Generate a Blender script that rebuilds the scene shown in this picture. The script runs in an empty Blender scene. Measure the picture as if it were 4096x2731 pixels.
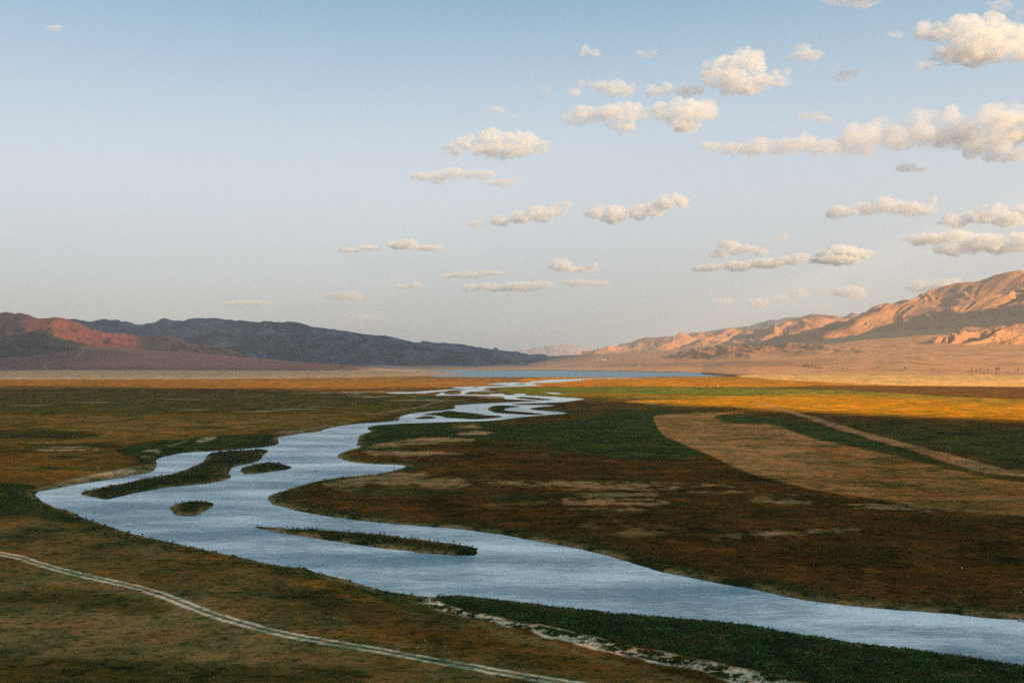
import bpy, bmesh, math, random
import numpy as np
from mathutils import Vector, Matrix
from mathutils.bvhtree import BVHTree

R = math.radians
sc = bpy.context.scene
col = sc.collection
rng = random.Random(7)
nrng = np.random.RandomState(11)

# ------------------------------------------------------------------ camera, sky, sun, exposure
F = 3982.0                       # focal length in photograph pixels (photograph is 4096 x 2731)
CX, CY = 2048.0, 1365.5
VH = 1440.0                      # row of the horizon
H = 57.0                         # height of the viewpoint over the river
PITCH = math.atan((VH - CY) / F)

cam_d = bpy.data.cameras.new('camera')
cam_d.sensor_width = 36.0
cam_d.lens = 36.0 * F / 4096.0
cam_d.clip_start = 0.5
cam_d.clip_end = 200000
cam = bpy.data.objects.new('camera', cam_d)
col.objects.link(cam)
cam.location = (0, 0, H)
cam.rotation_euler = (math.pi / 2 + PITCH, 0, 0)
sc.camera = cam

SUN_EL = 17.0
SUN_H = Vector((0.78, -0.625)).normalized()     # horizontal direction towards the sun (behind, right)
world = bpy.data.worlds.new('World')
sc.world = world
world.use_nodes = True
wn, wl = world.node_tree.nodes, world.node_tree.links
wn.clear()
w_out = wn.new('ShaderNodeOutputWorld')
w_bg = wn.new('ShaderNodeBackground')
w_sky = wn.new('ShaderNodeTexSky')
w_sky.sky_type = 'NISHITA'
w_sky.sun_disc = False
w_sky.sun_elevation = R(SUN_EL)
w_sky.sun_rotation = math.atan2(SUN_H.x, SUN_H.y)
w_sky.altitude = 1500
w_sky.air_density = 1.0
w_sky.dust_density = 1.0
w_sky.ozone_density = 1.0
w_tint = wn.new('ShaderNodeMix')
w_tint.data_type = 'RGBA'
w_tint.blend_type = 'MIX'
w_tint.inputs[0].default_value = 0.82
w_geo = wn.new('ShaderNodeTexCoord'); w_sep = wn.new('ShaderNodeSeparateXYZ'); w_ramp = wn.new('ShaderNodeValToRGB')
wl.new(w_geo.outputs['Generated'], w_sep.inputs[0]); wl.new(w_sep.outputs['Z'], w_ramp.inputs[0])
w_ramp.color_ramp.interpolation = 'B_SPLINE'
el = w_ramp.color_ramp.elements
SKY = [(0.0, (4.7, 4.3, 3.8)), (0.06, (5.1, 4.85, 4.45)), (0.15, (6.5, 6.6, 6.6)), (0.25, (4.9, 5.75, 6.45)), (0.36, (1.7, 3.6, 5.0)), (1.0, (1.2, 2.2, 3.5))]
while len(el) < len(SKY): el.new(0.5)
for e_, (p_, c_) in zip(el, SKY): e_.position = p_; e_.color = (c_[0] / 8, c_[1] / 8, c_[2] / 8, 1)
w_gain = wn.new('ShaderNodeMix'); w_gain.data_type = 'RGBA'; w_gain.blend_type = 'MULTIPLY'; w_gain.clamp_result = False
w_gain.inputs[0].default_value = 1.0; w_gain.inputs[7].default_value = (8, 8, 8, 1)
wl.new(w_ramp.outputs[0], w_gain.inputs[6]); wl.new(w_gain.outputs[2], w_tint.inputs[7])
wl.new(w_sky.outputs[0], w_tint.inputs[6])
wl.new(w_tint.outputs[2], w_bg.inputs[0])
w_bg.inputs[1].default_value = 0.085
wl.new(w_bg.outputs[0], w_out.inputs[0])

sun_d = bpy.data.lights.new('sun', 'SUN')
sun_d.energy = 5.0
sun_d.angle = R(0.6)
sun_d.color = (1.0, 0.68, 0.36)
sun = bpy.data.objects.new('sun', sun_d)
col.objects.link(sun)
S3 = Vector((SUN_H.x * math.cos(R(SUN_EL)), SUN_H.y * math.cos(R(SUN_EL)), math.sin(R(SUN_EL))))
sun.rotation_euler = S3.to_track_quat('Z', 'Y').to_euler()
sun.location = S3 * 500

sc.view_settings.view_transform = 'Standard'
sc.view_settings.look = 'None'
sc.view_settings.gamma = 1
sc.view_settings.use_curve_mapping = False
sc.view_settings.exposure = 0.62
sc.cycles.use_denoising = False
sc.cycles.max_bounces = 10
sc.cycles.diffuse_bounces = 2
sc.cycles.glossy_bounces = 2
sc.cycles.transparent_max_bounces = 8
sc.cycles.volume_bounces = 8
sc.cycles.sample_clamp_indirect = 3.0

# ------------------------------------------------------------------ helpers
def pdir(u, v):
    """world direction (y = 1) of a ray through photograph pixel u, v"""
    xr = (u - CX) / F; yr = (CY - v) / F
    c, s = math.cos(PITCH), math.sin(PITCH)
    y = c - yr * s; z = s + yr * c
    return xr / y, z / y

def gp(u, v, z=0.0):
    """point of the horizontal plane at height z under pixel u, v"""
    x, dz = pdir(u, v)
    d = (z - H) / dz
    return x * d, d

def pt(u, v, d):
    x, dz = pdir(u, v)
    return (x * d, d, H + dz * d)

def to_px(x, y, z=0.0):
    c, s = math.cos(PITCH), math.sin(PITCH)
    zz = z - H
    dep = y * c + zz * s
    up = -y * s + zz * c
    return CX + F * x / dep, CY - F * up / dep

def tag(o, label=None, cat=None, group=None, kind=None):
    if label: o['label'] = label
    if cat: o['category'] = cat
    if group: o['group'] = group
    if kind: o['kind'] = kind
    return o

def link(name, me, m=None, parent=None):
    o = bpy.data.objects.new(name, me)
    col.objects.link(o)
    if m is not None and me is not None and not me.materials:
        me.materials.append(m)
    if parent: o.parent = parent
    return o

def mesh_np(name, V, Fc, smooth=True):
    """V (n,3), Fc (m,k) arrays to mesh"""
    me = bpy.data.meshes.new(name)
    V = np.ascontiguousarray(V, dtype=np.float32); Fc = np.ascontiguousarray(Fc, dtype=np.int32)
    n, k = Fc.shape
    me.vertices.add(len(V)); me.vertices.foreach_set('co', V.ravel())
    me.loops.add(n * k); me.loops.foreach_set('vertex_index', Fc.ravel())
    me.polygons.add(n)
    me.polygons.foreach_set('loop_start', np.arange(0, n * k, k, dtype=np.int32))
    me.polygons.foreach_set('loop_total', np.full(n, k, dtype=np.int32))
    me.update(calc_edges=True)
    if smooth: me.polygons.foreach_set('use_smooth', np.ones(n, dtype=bool))
    return me

def vcol(me, C, name='Col'):
    a = me.color_attributes.new(name, 'FLOAT_COLOR', 'POINT')
    D = np.ones((len(C), 4), dtype=np.float32); D[:, :3] = C
    a.data.foreach_set('color', D.ravel())

def grid_faces(nr, nc):
    i = np.arange(nr - 1)[:, None] * nc + np.arange(nc - 1)[None, :]
    i = i.ravel()
    return np.stack([i, i + 1, i + nc + 1, i + nc], 1)

def _h(ix, iy, seed):
    h = (ix.astype(np.int64) * 374761393 + iy.astype(np.int64) * 668265263 + seed * 974634777) & 0xffffffff
    h = ((h ^ (h >> 13)) * 1274126177) & 0xffffffff
    h = h ^ (h >> 16)
    return (h & 0xffff).astype(np.float32) / 65535.0

def vnoise(x, y, seed=0):
    """gradient noise about -1..1"""
    x0 = np.floor(x); y0 = np.floor(y); fx = (x - x0).astype(np.float32); fy = (y - y0).astype(np.float32)
    ix = x0.astype(np.int64); iy = y0.astype(np.int64)
    def g(dx, dy):
        a = _h(ix + dx, iy + dy, seed) * 6.2831853
        return np.cos(a) * (fx - dx) + np.sin(a) * (fy - dy)
    u = fx * fx * fx * (fx * (fx * 6 - 15) + 10); v = fy * fy * fy * (fy * (fy * 6 - 15) + 10)
    a = g(0, 0) * (1 - u) + g(1, 0) * u
    b = g(0, 1) * (1 - u) + g(1, 1) * u
    return 1.5 * (a * (1 - v) + b * v)

def fbm(x, y, oct=4, seed=0, gain=0.5):
    r = 0; a = 1.0; t = 0
    for k in range(oct):
        r = r + a * vnoise(x * 2.03 ** k + 17.3 * k, y * 2.03 ** k - 9.1 * k, seed + k)
        t += a; a *= gain
    return r / t * 1.4

def ridged(x, y, oct=4, seed=0, gain=0.5):
    r = 0; a = 1.0; t = 0; w = 1.0
    for k in range(oct):
        n = 1 - np.abs(vnoise(x * 2.1 ** k + 5.7 * k, y * 2.1 ** k, seed + k)) * 1.6
        n = np.clip(n, 0, 1)
        r = r + a * n * w; w = 0.4 + 0.6 * n
        t += a; a *= gain
    return r / t

def sstep(a, b, x):
    t = np.clip((x - a) / (b - a), 0, 1)
    return t * t * (3 - 2 * t)

def poly_sd(P, X, Y):
    """signed distance to polygon P (n,2), positive inside"""
    P = np.asarray(P, dtype=np.float64)
    sh = X.shape; X = X.ravel().astype(np.float64); Y = Y.ravel().astype(np.float64)
    best = np.full(X.shape, 1e30); ins = np.zeros(X.shape, bool)
    n = len(P)
    for i in range(n):
        ax, ay = P[i]; bx, by = P[(i + 1) % n]
        ex, ey = bx - ax, by - ay
        L = ex * ex + ey * ey + 1e-12
        t = np.clip(((X - ax) * ex + (Y - ay) * ey) / L, 0, 1)
        d = (X - ax - t * ex) ** 2 + (Y - ay - t * ey) ** 2
        np.minimum(best, d, out=best)
        if ay != by:
            c = ((ay > Y) != (by > Y)) & (X < (bx - ax) * (Y - ay) / (by - ay) + ax)
            ins ^= c
    d = np.sqrt(best)
    return np.where(ins, d, -d).reshape(sh)

def smooth_poly(P, k=1):
    """Chaikin corner cutting keeps traced outlines from looking faceted"""
    P = np.asarray(P, float)
    for _ in range(k):
        Q = np.roll(P, -1, 0)
        P = np.stack([P * .78 + Q * .22, P * .22 + Q * .78], 1).reshape(-1, 2)
    return P

# ------------------------------------------------------------------ materials
class M:
    def __init__(s, name):
        s.m = bpy.data.materials.new(name); s.m.use_nodes = True
        s.n, s.l = s.m.node_tree.nodes, s.m.node_tree.links
        s.n.clear()
        s.out = s.n.new('ShaderNodeOutputMaterial')
    def node(s, t, **kw):
        x = s.n.new(t)
        for k, v in kw.items():
            if hasattr(x, k): setattr(x, k, v)
        return x
    def link(s, a, b): s.l.new(a, b)
    def noise(s, vec, scale, detail=3, rough=0.55):
        t = s.node('ShaderNodeTexNoise'); t.inputs['Scale'].default_value = scale
        t.inputs['Detail'].default_value = detail; t.inputs['Roughness'].default_value = rough
        if vec is not None: s.link(vec, t.inputs['Vector'])
        return t.outputs['Fac']
    def ramp(s, fac, pts):
        r = s.node('ShaderNodeValToRGB'); e = r.color_ramp.elements
        while len(e) < len(pts): e.new(0.5)
        for i, (p, c) in enumerate(pts):
            e[i].position = p; e[i].color = c if len(c) == 4 else (*c, 1)
        s.link(fac, r.inputs[0]); return r.outputs[0]
    def mix(s, fac, a, b, mode='MIX'):
        x = s.node('ShaderNodeMix'); x.data_type = 'RGBA'; x.blend_type = mode
        for val, i in ((fac, 0), (a, 6), (b, 7)):
            if isinstance(val, (int, float)): x.inputs[i].default_value = val
            elif isinstance(val, tuple): x.inputs[i].default_value = val if len(val) == 4 else (*val, 1)
            else: s.link(val, x.inputs[i])
        return x.outputs[2]
    def math(s, op, a, b=0.0):
        x = s.node('ShaderNodeMath'); x.operation = op
        for val, i in ((a, 0), (b, 1)):
            if isinstance(val, (int, float)): x.inputs[i].default_value = val
            else: s.link(val, x.inputs[i])
        return x.outputs[0]
    def coords(s, scale=(1, 1, 1), rot=0.0):
        g = s.node('ShaderNodeNewGeometry'); mp = s.node('ShaderNodeMapping')
        mp.inputs['Scale'].default_value = scale; mp.inputs['Rotation'].default_value = (0, 0, rot)
        s.link(g.outputs['Position'], mp.inputs['Vector']); return mp.outputs[0]
    def bsdf(s, colr, rough=0.9, bump=None, bstr=0.5, bdist=1.0, spec=0.2, **kw):
        b = s.node('ShaderNodeBsdfPrincipled')
        if isinstance(colr, tuple): b.inputs['Base Color'].default_value = (*colr[:3], 1)
        else: s.link(colr, b.inputs['Base Color'])
        if isinstance(rough, (int, float)): b.inputs['Roughness'].default_value = rough
        else: s.link(rough, b.inputs['Roughness'])
        b.inputs['Specular IOR Level'].default_value = spec
        for k, v in kw.items(): b.inputs[k.replace('_', ' ')].default_value = v
        if bump is not None:
            bp = s.node('ShaderNodeBump'); bp.inputs['Strength'].default_value = bstr
            bp.inputs['Distance'].default_value = bdist
            s.link(bump, bp.inputs['Height']); s.link(bp.outputs[0], b.inputs['Normal'])
        s.link(b.outputs[0], s.out.inputs['Surface'])
        return s.m

def simple(name, c, rough=0.8, var=0.25, scale=3.0):
    m = M(name); tc = m.node('ShaderNodeTexCoord')
    n = m.noise(tc.outputs['Object'], scale, 3)
    d = tuple(x * (1 - var) for x in c); e = tuple(min(1, x * (1 + var)) for x in c)
    return m.bsdf(m.mix(n, d, e), rough)

def attr_col(m, name='Col'):
    a = m.node('ShaderNodeAttribute'); a.attribute_name = name; return a.outputs['Color']

# ground: zone colours come from the mesh, grass grain from world-space noise
g = M('steppe_grass')
base = attr_col(g)
p1 = g.coords((1, 1, 1)); p2 = g.coords((0.45, 1.0, 1), 0.25)
n_big = g.noise(p1, 0.03, 12, 0.80); n_two = g.noise(g.coords((0.8, 1.0, 1), 0.5), 0.55, 6, 0.72); n_mid = g.noise(p2, 0.28, 4, 0.65); n_fine = g.noise(p1, 2.6, 3, 0.7)
c = g.mix(g.ramp(n_mid, [(0.32, (0.62, 0.62, 0.62)), (0.55, (1, 1, 1)), (0.72, (1.42, 1.36, 1.3))]), base, (0, 0, 0))
c = g.mix(1.0, base, g.ramp(n_mid, [(0.3, (0.42, 0.52, 0.5)), (0.5, (1, 1, 1)), (0.72, (1.0, 0.9, 0.8))]), 'MULTIPLY')
c = g.mix(g.ramp(n_fine, [(0.42, (0, 0, 0)), (0.66, (0.5, 0.5, 0.5))]), c, g.mix(1.0, c, (1.75, 1.35, 1.0), 'MULTIPLY'))
c = g.mix(g.ramp(n_fine, [(0.3, (0.55, 0.55, 0.55)), (0.47, (0, 0, 0))]), c, g.mix(1.0, c, (0.45, 0.52, 0.5), 'MULTIPLY'))
c = g.mix(1.0, c, g.ramp(n_big, [(0.38, (0.25, 0.42, 0.36)), (0.47, (0.72, 0.84, 0.72)), (0.53, (1.05, 1.0, .95)), (0.62, (1.0, 0.80, 0.62))]), 'MULTIPLY')
c = g.mix(1.0, c, g.ramp(n_two, [(0.36, (0.22, 0.34, 0.30)), (0.47, (0.75, 0.85, 0.75)), (0.54, (1, 1, 1)), (0.64, (1.0, 0.84, 0.66))]), 'MULTIPLY')
c = g.mix(1.0, c, (1.55, 1.55, 1.55), 'MULTIPLY')
for _x in g.n:
    if _x.type == 'MIX': _x.clamp_result = False
hgt = g.math('ADD', g.math('MULTIPLY', n_fine, 0.25), g.math('MULTIPLY', n_mid, 0.6))
MAT_GROUND = g.bsdf(c, 1.0, hgt, 0.9, 0.7, spec=0.0)

# rock and desert slopes
def rock_mat(name, sc1, sc2, bd):
    r = M(name)
    b = attr_col(r); p = r.coords((1, 1, 1.6))
    n1 = r.noise(p, sc1, 6, 0.65); n2 = r.noise(p, sc2, 4, 0.6)
    cc = r.mix(1.0, b, r.ramp(n1, [(0.3, (0.62, 0.64, 0.68)), (0.5, (1, 1, 1)), (0.72, (1.0, 0.95, 0.88))]), 'MULTIPLY')
    cc = r.mix(1.0, cc, r.ramp(n2, [(0.34, (0.6, 0.62, 0.64)), (0.5, (1, 1, 1)), (0.7, (1.0, 0.97, 0.94))]), 'MULTIPLY')
    return r.bsdf(cc, 0.95, r.math('ADD', n1, r.math('MULTIPLY', n2, 0.35)), 0.9, bd, spec=0.05)
MAT_ROCK = rock_mat('desert_rock', 0.006, 0.045, 22.0)
MAT_FAN = rock_mat('gravel_slope', 0.004, 0.06, 3.0)

# water
w = M('river_water')
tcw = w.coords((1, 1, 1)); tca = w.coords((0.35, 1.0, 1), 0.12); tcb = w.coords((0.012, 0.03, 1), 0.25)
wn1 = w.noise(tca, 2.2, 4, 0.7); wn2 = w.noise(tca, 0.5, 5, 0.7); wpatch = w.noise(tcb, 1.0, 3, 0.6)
hw = w.math('ADD', w.math('MULTIPLY', wn1, 0.5), w.math('MULTIPLY', wn2, 0.9))
bw = w.node('ShaderNodeBsdfPrincipled')
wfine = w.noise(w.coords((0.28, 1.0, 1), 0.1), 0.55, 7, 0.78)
colw = w.mix(w.ramp(w.math('ADD', w.math('MULTIPLY', wpatch, 0.55), w.math('MULTIPLY', wfine, 0.45)), [(0.42, (0, 0, 0)), (0.50, (.45, .45, .45)), (0.575, (1, 1, 1))]), (0.10, 0.30, 0.40), (0.80, 0.97, 1.0))  # wave glints and silvery sky sheen painted into the base colour
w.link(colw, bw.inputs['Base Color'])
bw.inputs['Roughness'].default_value = 0.12
bw.inputs['IOR'].default_value = 1.45
bw.inputs['Specular IOR Level'].default_value = 0.75
bpw = w.node('ShaderNodeBump'); bpw.inputs['Distance'].default_value = 1.0
w.link(w.ramp(wpatch, [(0.38, (0.6, 0.6, 0.6)), (0.62, (0.2, 0.2, 0.2))]), bpw.inputs['Strength'])
w.link(hw, bpw.inputs['Height']); w.link(bpw.outputs[0], bw.inputs['Normal'])
w.link(bw.outputs[0], w.out.inputs['Surface'])
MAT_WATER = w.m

# ------------------------------------------------------------------ the river as traced outlines (photograph pixels -> points of the water plane)
RIVER = [(140,1981),(161,1999),(226,2032),(286,2046),(333,2070),(405,2094),(476,2118),(595,2151),(714,2174),(833,2201),(952,2225),
 (1048,2249),(1148,2263),(1212,2272),(1276,2291),(1371,2314),(1436,2331),(1470,2344),(1538,2362),(1627,2376),(1722,2388),(1765,2386),
 (1865,2384),(1980,2396),(2116,2414),(2252,2430),(2388,2444),(2524,2459),(2660,2467),(2854,2487),(2956,2494),(3045,2506),(3109,2522),
 (3204,2538),(3300,2551),(3427,2573),(3554,2589),(3681,2600),(3809,2620),(3936,2638),(4096,2660),(5000,2800),(9000,3150),
 (9000,2800),(5000,2560),(4096,2482),(4000,2475),(3872,2463),(3745,2450),(3618,2442),(3491,2431),(3363,2420),(3236,2402),(3109,2380),
 (3013,2354),(2918,2339),(2791,2316),(2695,2297),(2600,2275),(2500,2241),(2361,2205),(2250,2183),(2140,2163),(2029,2141),(1919,2127),
 (1808,2112),(1697,2105),(1587,2097),(1476,2086),(1366,2072),(1250,2055),(1190,2043),(1131,2026),(1089,2020),(1080,2005),(1068,1990),
 (1083,1978),(1131,1963),(1190,1945),(1255,1926),(1338,1912),(1421,1904),(1504,1897),(1559,1887),(1609,1873),(1626,1865),(1609,1860),
 (1559,1857),(1476,1855),(1410,1849),(1366,1837),(1345,1825),(1355,1815),(1388,1801),(1432,1790),(1446,1786),(1421,1782),(1432,1765),
 (1435,1743),(1460,1732),(1487,1726),(1468,1716),(1471,1707),(1499,1700),(1550,1697.5),(1620,1692),(1689,1691),(1759,1688),(1829,1686),
 (1916,1684.6),(1986,1680),(2038,1674),(2090,1667),(2143,1663),(2195,1658),(2247,1655),(2268,1652.5),(2244,1648),(2205,1644.5),
 (2178,1643),(2136,1640),(2118,1636),(2122,1632),(2143,1628),(2195,1625),(2221,1621),(2212,1620),(2143,1619),(2073,1618),(2035,1616),
 (2045,1614),(2108,1613),(2212,1610),(2275,1606),(2294,1602),(2320,1598),(2342,1594.6),(2307,1592),(2256,1589),(2205,1586),(2167,1584),
 (2129,1582),(2103,1581),(2093,1578),(2113,1574),(2090,1574),(2070,1573),(2060,1577),(2047,1580),(2026,1580),(2011,1578),(2024,1574),
 (2001,1574),(1975,1575),(1954,1577),(1959,1580),(1934,1578),(1883,1577),(1842,1576),(1806,1577),(1770,1574),(1781,1570),(1763,1569),
 (1755,1577),(1741,1579),(1747,1583),(1773,1582),(1829,1582),(1899,1583),(1968,1584),(2007,1586),(2021,1590),(2017,1595),(2038,1597),
 (2090,1598),(2125,1601),(2164,1602),(2143,1604),(2073,1607),(2003,1611),(1934,1613),(1864,1617),(1822,1620),(1818,1625),(1824,1632),
 (1811,1636),(1777,1641),(1742,1643),(1689,1649),(1641,1654),(1620,1659),(1601,1666),(1595,1672),(1602,1681),(1532,1688),(1449,1693),
 (1366,1702),(1311,1713),(1272,1728),(1200,1734),(1161,1742),(1107,1749),(1113,1758),(1116,1773),(1107,1779),(1060,1788),(982,1795),
 (893,1802),(833,1805),(768,1808),(714,1814),(643,1829),(622,1841),(628,1853),(625,1868),(613,1886),(571,1896),(506,1907),(417,1921),
 (298,1939),(208,1957),(149,1966)]
BRAID = [(1539.5,1569.4),(1576,1568),(1627,1567.6),(1678,1567),(1684,1565),(1717,1562.5),(1755,1560),(1793,1557),(1826,1556),(1867,1555),
 (1832,1552),(1806,1551),(1829,1546.7),(1870,1546),(1934,1544.6),(1975,1544),(2010,1543.5),(2045,1542.4),(2020,1540),(1975,1538.2),
 (1945,1536.6),(1988,1532),(2039,1529.5),(2060,1528),(2077,1530),(2113,1529.6),(2129,1528.4),(2116,1526.5),(2129,1524.2),(2174,1522.6),
 (2164,1520.6),(2205,1518.4),(2256,1516),(2345,1513.6),(2460,1511.4),(2600,1509.6),(2680,1508.6),(2600,1511.6),(2460,1513.9),
 (2358,1516),(2320,1518.8),(2333,1521),(2307,1522.8),(2259,1525.2),(2256,1528.2),(2205,1529.4),(2154,1531),(2116,1533),(2136,1535),
 (2139,1537),(2159,1540),(2180,1541.4),(2149,1542.4),(2113,1543.4),(2077,1545.4),(2026,1547.2),(1996,1549.6),(1949,1551),(1931,1553.6),
 (1934,1555.6),(1969,1558),(1934,1560),(1898,1562),(1960,1564),(2020,1565.6),(1960,1566.6),(1883,1565.5),(1870,1569),(1857,1574),
 (1850,1577),(1842,1576),(1846,1569.6),(1839,1567.6),(1857,1564),(1806,1563),(1768,1565),(1730,1569),(1707,1571.4),(1704,1574),
 (1689,1573.4),(1640,1573.6),(1602,1574.5),(1564,1573.5)]
POND = [(2182,1568),(2225,1570),(2241,1574),(2261,1576),(2243,1577.4),(2205,1574.4),(2187,1571.4)]
LAKE = [(1691,1481),(1816,1480.5),(2203,1481),(2424,1484),(2590,1486.5),(2783,1488.7),(2811,1492),(2800,1496.5),(2921,1504),(2811,1506),
 (2645,1506.5),(2479,1508.6),(2203,1508.6),(1926,1508),(1722,1507),(1705,1504),(1816,1497.6),(1877,1496.5),(1788,1490.4),(1733,1485)]
ISLES = [
 [(317,1971),(343,1965),(385,1954),(428,1946),(491,1933),(534,1925),(555,1917),(598,1912),(640,1904),(674,1901),(704,1891),(746,1878),
  (768,1867),(802,1854),(823,1835),(829,1818),(853,1808),(917,1805),(980,1801),(1061,1797),(1076,1801),(1065,1812),(1048,1825),(1046,1835),
  (1023,1848),(980,1857),(938,1865),(925,1871),(923,1882),(912,1893),(927,1905),(917,1914),(874,1925),(831,1934),(789,1937),(725,1944),
  (661,1950),(598,1961),(534,1973),(470,1988),(428,1998),(385,1990),(343,1982)],
 [(957,1881),(980,1865),(1023,1857),(1078,1848),(1108,1852),(1142,1860),(1174,1866),(1150,1878),(1087,1886),(1023,1895),(976,1896)],
 [(676,2027),(704,2014),(759,2004),(810,2004),(861,2010),(840,2031),(810,2050),(789,2063),(725,2063),(695,2056),(683,2038)],
 [(1000,2104),(1043,2105),(1128,2112),(1213,2117),(1298,2119),(1383,2126),(1510,2135),(1595,2147),(1680,2156),(1765,2169),(1850,2180),
  (1893,2189),(1914,2193),(1903,2200),(1911,2213),(1893,2222),(1808,2221),(1680,2211),(1595,2199),(1510,2190),(1383,2171),(1298,2158),
  (1213,2145),(1128,2132),(1043,2115)],
 [(1679,1660),(1700,1656),(1724,1651),(1773,1646),(1787,1642),(1815,1642),(1825,1646),(1864,1648),(1916,1655),(1951,1660),(2000,1662),
  (2013,1666.5),(1986,1671),(1934,1676),(1881,1676.6),(1850,1674),(1794,1671),(1777,1671),(1773,1666),(1738,1661)],
 [(1653,1673.5),(1672,1667),(1703,1662.6),(1731,1664),(1747,1669),(1738,1673),(1689,1675)],
 [(1949,1633),(1961,1626),(1982,1620),(2038,1621),(2087,1623.6),(2073,1628),(2028,1632),(2014,1638.6),(2038,1643),(2090,1646),
  (2143,1651),(2181,1655),(2171,1658.5),(2125,1659.5),(2056,1656),(1986,1651.5),(1954,1643)],
 [(1900,1636.5),(1909,1634),(1918,1637),(1909,1639)],
 [(2056,1592),(2073,1586),(2125,1587.7),(2171,1593),(2221,1597),(2195,1600),(2160,1600.5),(2108,1596)],
 [(1760,1563.5),(1840,1558.5),(1880,1559),(1850,1561.5)],
 [(1885,1550),(1905,1547.6),(1925,1549),(1905,1550.6)],
 [(2040,1537),(2090,1534.6),(2120,1536),(2080,1538.4)],
 [(1252,1884),(1262,1880.5),(1275,1882),(1268,1886)],
]
def W2(P, z=0.0, k=1):
    return [gp(u, v, z) for (u, v) in smooth_poly(P, k)]
RIVER_W, BRAID_W, POND_W, LAKE_W = W2(RIVER), W2(BRAID, k=0), W2(POND), W2(LAKE)
ISLES_W = [W2(p) for p in ISLES]

def water_sd(X, Y):
    """signed distance in metres to the shore, positive over water"""
    sd = np.full(X.shape, -1e9)
    for P in (RIVER_W, BRAID_W, POND_W, LAKE_W):
        sd = np.maximum(sd, poly_sd(P, X, Y))
    for P in ISLES_W:
        sd = np.minimum(sd, -poly_sd(P, X, Y))
    return sd

# ------------------------------------------------------------------ ground sheet (finer towards the viewpoint)
us = np.concatenate([[-60000, -25000, -12000, -6000, -3500, -2200, -1500, -1000], np.arange(-600, 4700, 4.2),
                     [5100, 5700, 6600, 8000, 10500, 16000, 29000, 64000]])
vs = np.concatenate([[1441.2, 1443, 1446, 1450, 1456, 1462, 1468, 1474], np.arange(1478, 1560, 1.3), np.arange(1560, 1700, 1.9),
                     np.arange(1700, 2000, 2.7), np.arange(2000, 2780, 4.0), [2800, 2850, 2950, 3100, 3400, 3900, 4800, 6500]])
ys = np.array([gp(CX, v)[1] for v in vs])
NR, NC = len(vs), len(us)
Yg = np.repeat(ys[:, None], NC, 1)
kx = np.array([pdir(CX + 1, v)[0] for v in vs])
Xg = (us[None, :] - CX) * kx[:, None] * Yg
U = np.repeat(us[None, :], NR, 0); Vv = np.repeat(vs[:, None], NC, 1)
cell = np.gradient(ys); cell = np.abs(cell)[:, None] * np.ones_like(Xg)
sd = water_sd(Xg, Yg)
wob = fbm(Xg / 6, Yg / 6, 3, 3) * 0.9 * np.clip(1 - Yg / 900, 0, 1)
sd = sd + wob
wdt = np.maximum(3.0, 1.2 * np.minimum(cell, 80))
relief = fbm(Xg / 60, Yg / 60, 4, 5) * 0.35 + fbm(Xg / 7, Yg / 7, 3, 6) * 0.12
t = np.clip(-sd / wdt, -1, 1)
bank = np.where(t < 0, t * 0.9, t * 0.55 + 0.75 * sstep(3, 26, -sd))
Zg = bank + relief * sstep(0.5, 8, -sd) * np.clip(1.2 - Yg / 3000, 0.1, 1)
Zg = np.where(U < -3000, 1.2, Zg); Zg = np.where(U > 10000, 1.2, Zg)

# colour zones --------------------------------------------------------
def lin(r, g_, b): return np.array([((x / 255) ** 2.2) for x in (r, g_, b)])
BROWN = np.array((.080, .048, .021)); ORANGE = np.array((.165, .078, .024)); OLIVE = np.array((.050, .052, .020))
GREEN = np.array((.031, .044, .018)); BGREEN = np.array((.043, .056, .022)); TAN = np.array((.33, .21, .125)); SAND = np.array((.44, .33, .24))
GOLD = np.array((.40, .160, .006)); PALE = np.array((.36, .25, .18)); GREY = np.array((.15, .115, .075))
n400 = fbm(Xg / 420, Yg / 420, 4, 21); n90 = fbm(Xg / 90, Yg / 110, 4, 22); n25 = fbm(Xg / 22, Yg / 30, 4, 23); n7 = fbm(Xg / 6, Yg / 9, 3, 24)
strk = fbm(Xg / 160 + n90 * .4, Yg / 34, 5, 25, 0.6)          # long bands of plants across the plain
strk2 = fbm(Xg / 60, Yg / 12, 4, 26, 0.6)
C = np.ones(Xg.shape + (3,)) * BROWN
def blend(mask, c):
    global C
    m = np.clip(mask, 0, 1)[..., None]
    C = C * (1 - m) + np.asarray(c) * m
blend(sstep(-.1, .5, n25 + .4 * n90) * .6, ORANGE)
blend(sstep(0, .6, n90 - .3 * n25) * .8, OLIVE)
def zone(poly, c, soft=6, amt=1.0, noise=None, nz=0.0, thr=None):
    P = np.array(poly, float)
    m0, m1 = P[:, 0].min() - 120, P[:, 0].max() + 120
    v0, v1 = P[:, 1].min() - 60, P[:, 1].max() + 60
    ci = np.where((us >= m0) & (us <= m1))[0]; ri = np.where((vs >= v0) & (vs <= v1))[0]
    if len(ci) == 0 or len(ri) == 0: return
    sl = (slice(ri[0], ri[-1] + 1), slice(ci[0], ci[-1] + 1))
    # distances in pixels with rows stretched: the plain is seen at a low angle
    s = poly_sd(smooth_poly(P, 1), U[sl], Vv[sl])
    nn = (n25[sl] * .5 + n90[sl] * .5 if noise is None else noise[sl]) * nz
    m = sstep(-soft, soft, s + nn) * amt
    if thr is not None:
        m = m * sstep(thr - .15, thr + .2, strk2[sl] * .6 + n7[sl] * .45)
    full = np.zeros(Xg.shape); full[sl] = m
    blend(full, c)
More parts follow.
